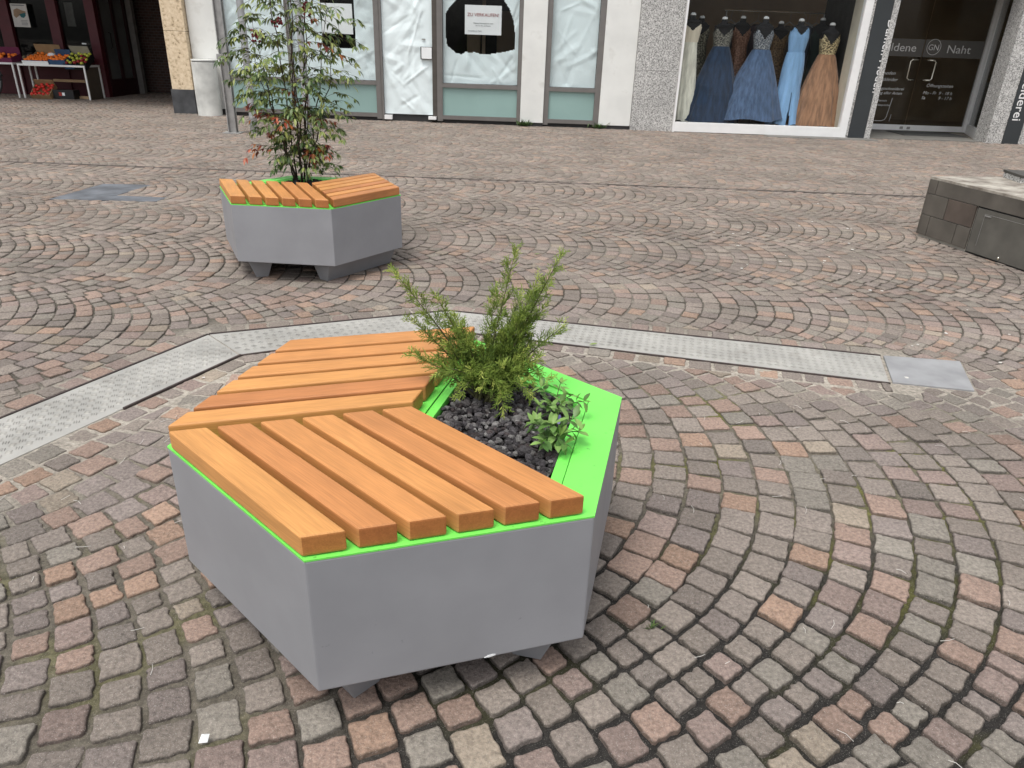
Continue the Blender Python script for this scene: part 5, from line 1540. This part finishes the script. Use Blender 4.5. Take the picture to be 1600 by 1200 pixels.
ivory = fabric('ivory_lace', (.80, .78, .66), var=.18, stretch=(18, 18, 4)); ivory_s = fabric('ivory_satin', (.78, .70, .55), var=.1)
navy = fabric('navy_tulle', (.012, .030, .066), var=.35); dusty = fabric('dusty_blue_tulle', (.062, .105, .19), var=.3)
satin = fabric('light_blue_satin', (.22, .40, .64), var=.16, rough=.4, stretch=(14, 14, 2)); copper = fabric('copper_tulle', (.31, .165, .092), var=.28)
silver_l = sparkle('silver_lace', (.06, .06, .055), (.34, .33, .28)); silver_b = sparkle('silver_blue_lace', (.07, .085, .11), (.42, .44, .45)); gold_l = sparkle('gold_sequins', (.10, .075, .04), (.75, .62, .36), 45)
rose = sparkle('rose_sequins', (.14, .065, .04), (.32, .17, .11), 40); gold_s = sparkle('bronze_sequins', (.08, .05, .028), (.22, .14, .07), 40)
silv2 = sparkle('pewter_sequins', (.05, .048, .035), (.30, .28, .20), 40); greenf = fabric('bottle_green_velvet', (.008, .022, .018), var=.3); gb_f = fabric('grey_blue_chiffon', (.06, .075, .11), var=.25)
ZF_ = .131
dress_form(2.905, 14.12, ZF_, 1.88, 1.47, 'slim ivory lace dress on a black form, leftmost in the dress window', ivory_s, ivory, .185, .06, waist_w=.125, pleat=.008, flare=.8)
dress_form(3.47, 14.16, ZF_, 1.835, 1.40, 'dark navy tulle gown with a pewter lace bodice', silver_l, navy, .53, -.04, waist_w=.14, pleat=.022, flare=.85)
dress_form(4.165, 14.10, ZF_, 1.86, 1.37, 'dusty blue tulle gown with a silver lace bodice and flared hem', silver_b, dusty, .62, -.06, hem_z=.10, waist_w=.155, pleat=.026, flare=.95)
dress_form(4.78, 14.10, ZF_, 1.845, 1.35, 'plain light blue satin gown with thin straps and a front slit', satin, satin, .30, -.03, waist_w=.155, pleat=.010, slit=True, knee=True, v=(.27, .24))
dress_form(5.335, 14.12, ZF_, 1.80, 1.33, 'copper tulle gown with a glittering gold bodice', gold_l, copper, .48, .0, waist_w=.145, pleat=.024, flare=.85)
dress_form(3.945, 14.75, ZF_, 1.88, 1.42, 'rose copper sequin dress standing behind the two blue gowns', rose, rose, .22, .04, waist_w=.14, pleat=.008)
dress_form(4.66, 14.80, ZF_, 1.82, 1.38, 'bronze sequin dress standing behind the light blue satin gown', gold_s, gold_s, .22, .02, waist_w=.14, pleat=.008)
dress_form(3.20, 14.75, ZF_, 1.86, 1.42, 'pewter sequin dress half hidden behind the ivory dress', silv2, silv2, .25, -.02, waist_w=.14, pleat=.01)
dress_form(5.87, 14.72, ZF_, 1.90, 1.40, 'bottle green dress in the dark right corner of the window', greenf, greenf, .26, 0, waist_w=.15, pleat=.012) if False else \
dress_form(5.42, 14.85, ZF_, 1.90, 1.40, 'bottle green dress in the dark right corner of the window', greenf, greenf, .19, 0, waist_w=.15, pleat=.012)
# clothes rail with hanging dresses
cr = thing('clothes_rail', (4.75, 15.2, ZF_), 'long clothes rail with hanging dresses deep in the dress window', 'clothes rail')
mb = MB(); mb.tube([(3.7, 15.25, 2.02), (5.6, 15.25, 2.02)], .014, 8); mb.build('bar', MT['chrome'], cr)
for x in (3.75, 5.57):
    mb = MB(); mb.tube([(x, 15.25, ZF_), (x, 15.25, 2.005)], .014, 8); mb.build('upright', MT['steel'], cr)
hang_cols = [gb_f, fabric('charcoal_cloth', (.03, .03, .034)), fabric('plum_cloth', (.035, .02, .028)), fabric('taupe_cloth', (.07, .06, .05)), gb_f, fabric('night_cloth', (.015, .018, .03)), fabric('grey_cloth', (.06, .06, .06))]
hang_lbl = ['grey-blue chiffon dress hanging on the rail right of the satin gown', 'charcoal dress hanging on the clothes rail', 'plum dress hanging on the clothes rail', 'taupe dress hanging on the clothes rail', 'pale grey-blue dress hanging near the right end of the rail', 'night blue dress hanging on the clothes rail', 'mid grey dress hanging on the clothes rail']
for k, (x, y) in enumerate(((5.16, 15.0), (4.05, 15.25), (4.35, 15.25), (4.95, 15.25), (5.3, 15.25), (5.45, 15.25), (3.85, 15.25))):
    h = thing('hanging_dress', (x, y, 1.2), hang_lbl[k], 'dress', 'dresses on the clothes rail')
    mb = MB(); RS = random.Random(k)
    mb.lathe([(.20, .45+R.uniform(0, .2)), (.17, .9), (.13, 1.35), (.15, 1.62), (.15, 1.74), (.06, 1.80)], (x, y, 0), 24, .55)
    mb.v = [(p[0]+.008*math.sin(p[2]*3+11*math.atan2(p[1]-y, p[0]-x)), p[1]+.01*math.sin(9*math.atan2(p[1]-y, p[0]-x)), p[2]) for p in mb.v]
    mb.build('cloth', hang_cols[k], h, smooth=True)
    mb = MB(); mb.tube([(x-.17, y, 1.76), (x, y, 1.86), (x+.17, y, 1.76)], .008, 6); mb.tube([(x, y, 1.86), (x, y, 1.94), (x+.02, y+(15.25-y), 2.03)], .003, 5); mb.build('hanger', MT['steel'], h)

# ------------------------------------------------------------------ small litter
RL = random.Random(3)
mb = MB()
for _ in range(75):
    x, y = (RL.uniform(1.2, 3.2), RL.uniform(3.2, 6.4)) if RL.random() < .6 else (RL.uniform(-3, 4), RL.uniform(1.2, 9.5))
    if not in_view(x, y): continue
    n = 7; r = RL.uniform(.004, .014); a0 = RL.uniform(0, 6)
    pts = [(x+r*RL.uniform(.5, 1.2)*math.cos(a0+2*PI*i/n), y+r*RL.uniform(.4, 1.0)*math.sin(a0+2*PI*i/n)) for i in range(n)]
    mb.prism(pts, .003, .0055)
for _ in range(110):
    x, y = RL.uniform(-1.6, 1.9), RL.uniform(0.85, 2.7)
    if not in_view(x, y) or math.hypot(x+.247, y-1.636) < .62: continue
    a = RL.uniform(0, 3.14); l = RL.uniform(.006, .022); d = Vector((math.cos(a)*l, math.sin(a)*l, 0)); c = Vector((x, y, .0035))
    mb.tube([c-d, c+Vector((d.y*.2, -d.x*.2, .002)), c+d], .0006, 4)
tag(mb.build('speckle_litter', M('chalky_spots', (.62, .60, .56), rough=.9)), 'tiny chalky white spots scattered over the setts', 'litter', kind='stuff')
mb = MB()
mb.add([(-.618,1.027,.004),(-.600,1.030,.004),(-.598,1.041,.016),(-.616,1.043,.012),(-.607,1.035,.019)], [(0,1,4),(1,2,4),(2,3,4),(3,0,4),(0,3,2,1)])
tag(mb.build('paper_scrap', MT['paperwhite']), 'crumpled scrap of white paper on the setts at lower left', 'paper scrap')
for k, (x, y, c) in enumerate(((.14, 4.30, (.28, .33, .10)), (.37, 3.30, (.22, .30, .08)), (.12, 4.95, (.20, .26, .1)))):
    mb = MB(); leaf(mb, Vector((x, y, .007)), Vector((1, .3, 0)), Vector((0, 0, 1)), .045, .02, c, droop=-.1, fold=.15)
    tag(mb.build('fallen_leaf', MT['leafm'], col=True), ['green leaf lying on the setts just beyond the channel', 'small green leaf lying on the long tread plate', 'dull green leaf lying on the setts farther from the juniper'][k], 'leaf', 'fallen leaves')
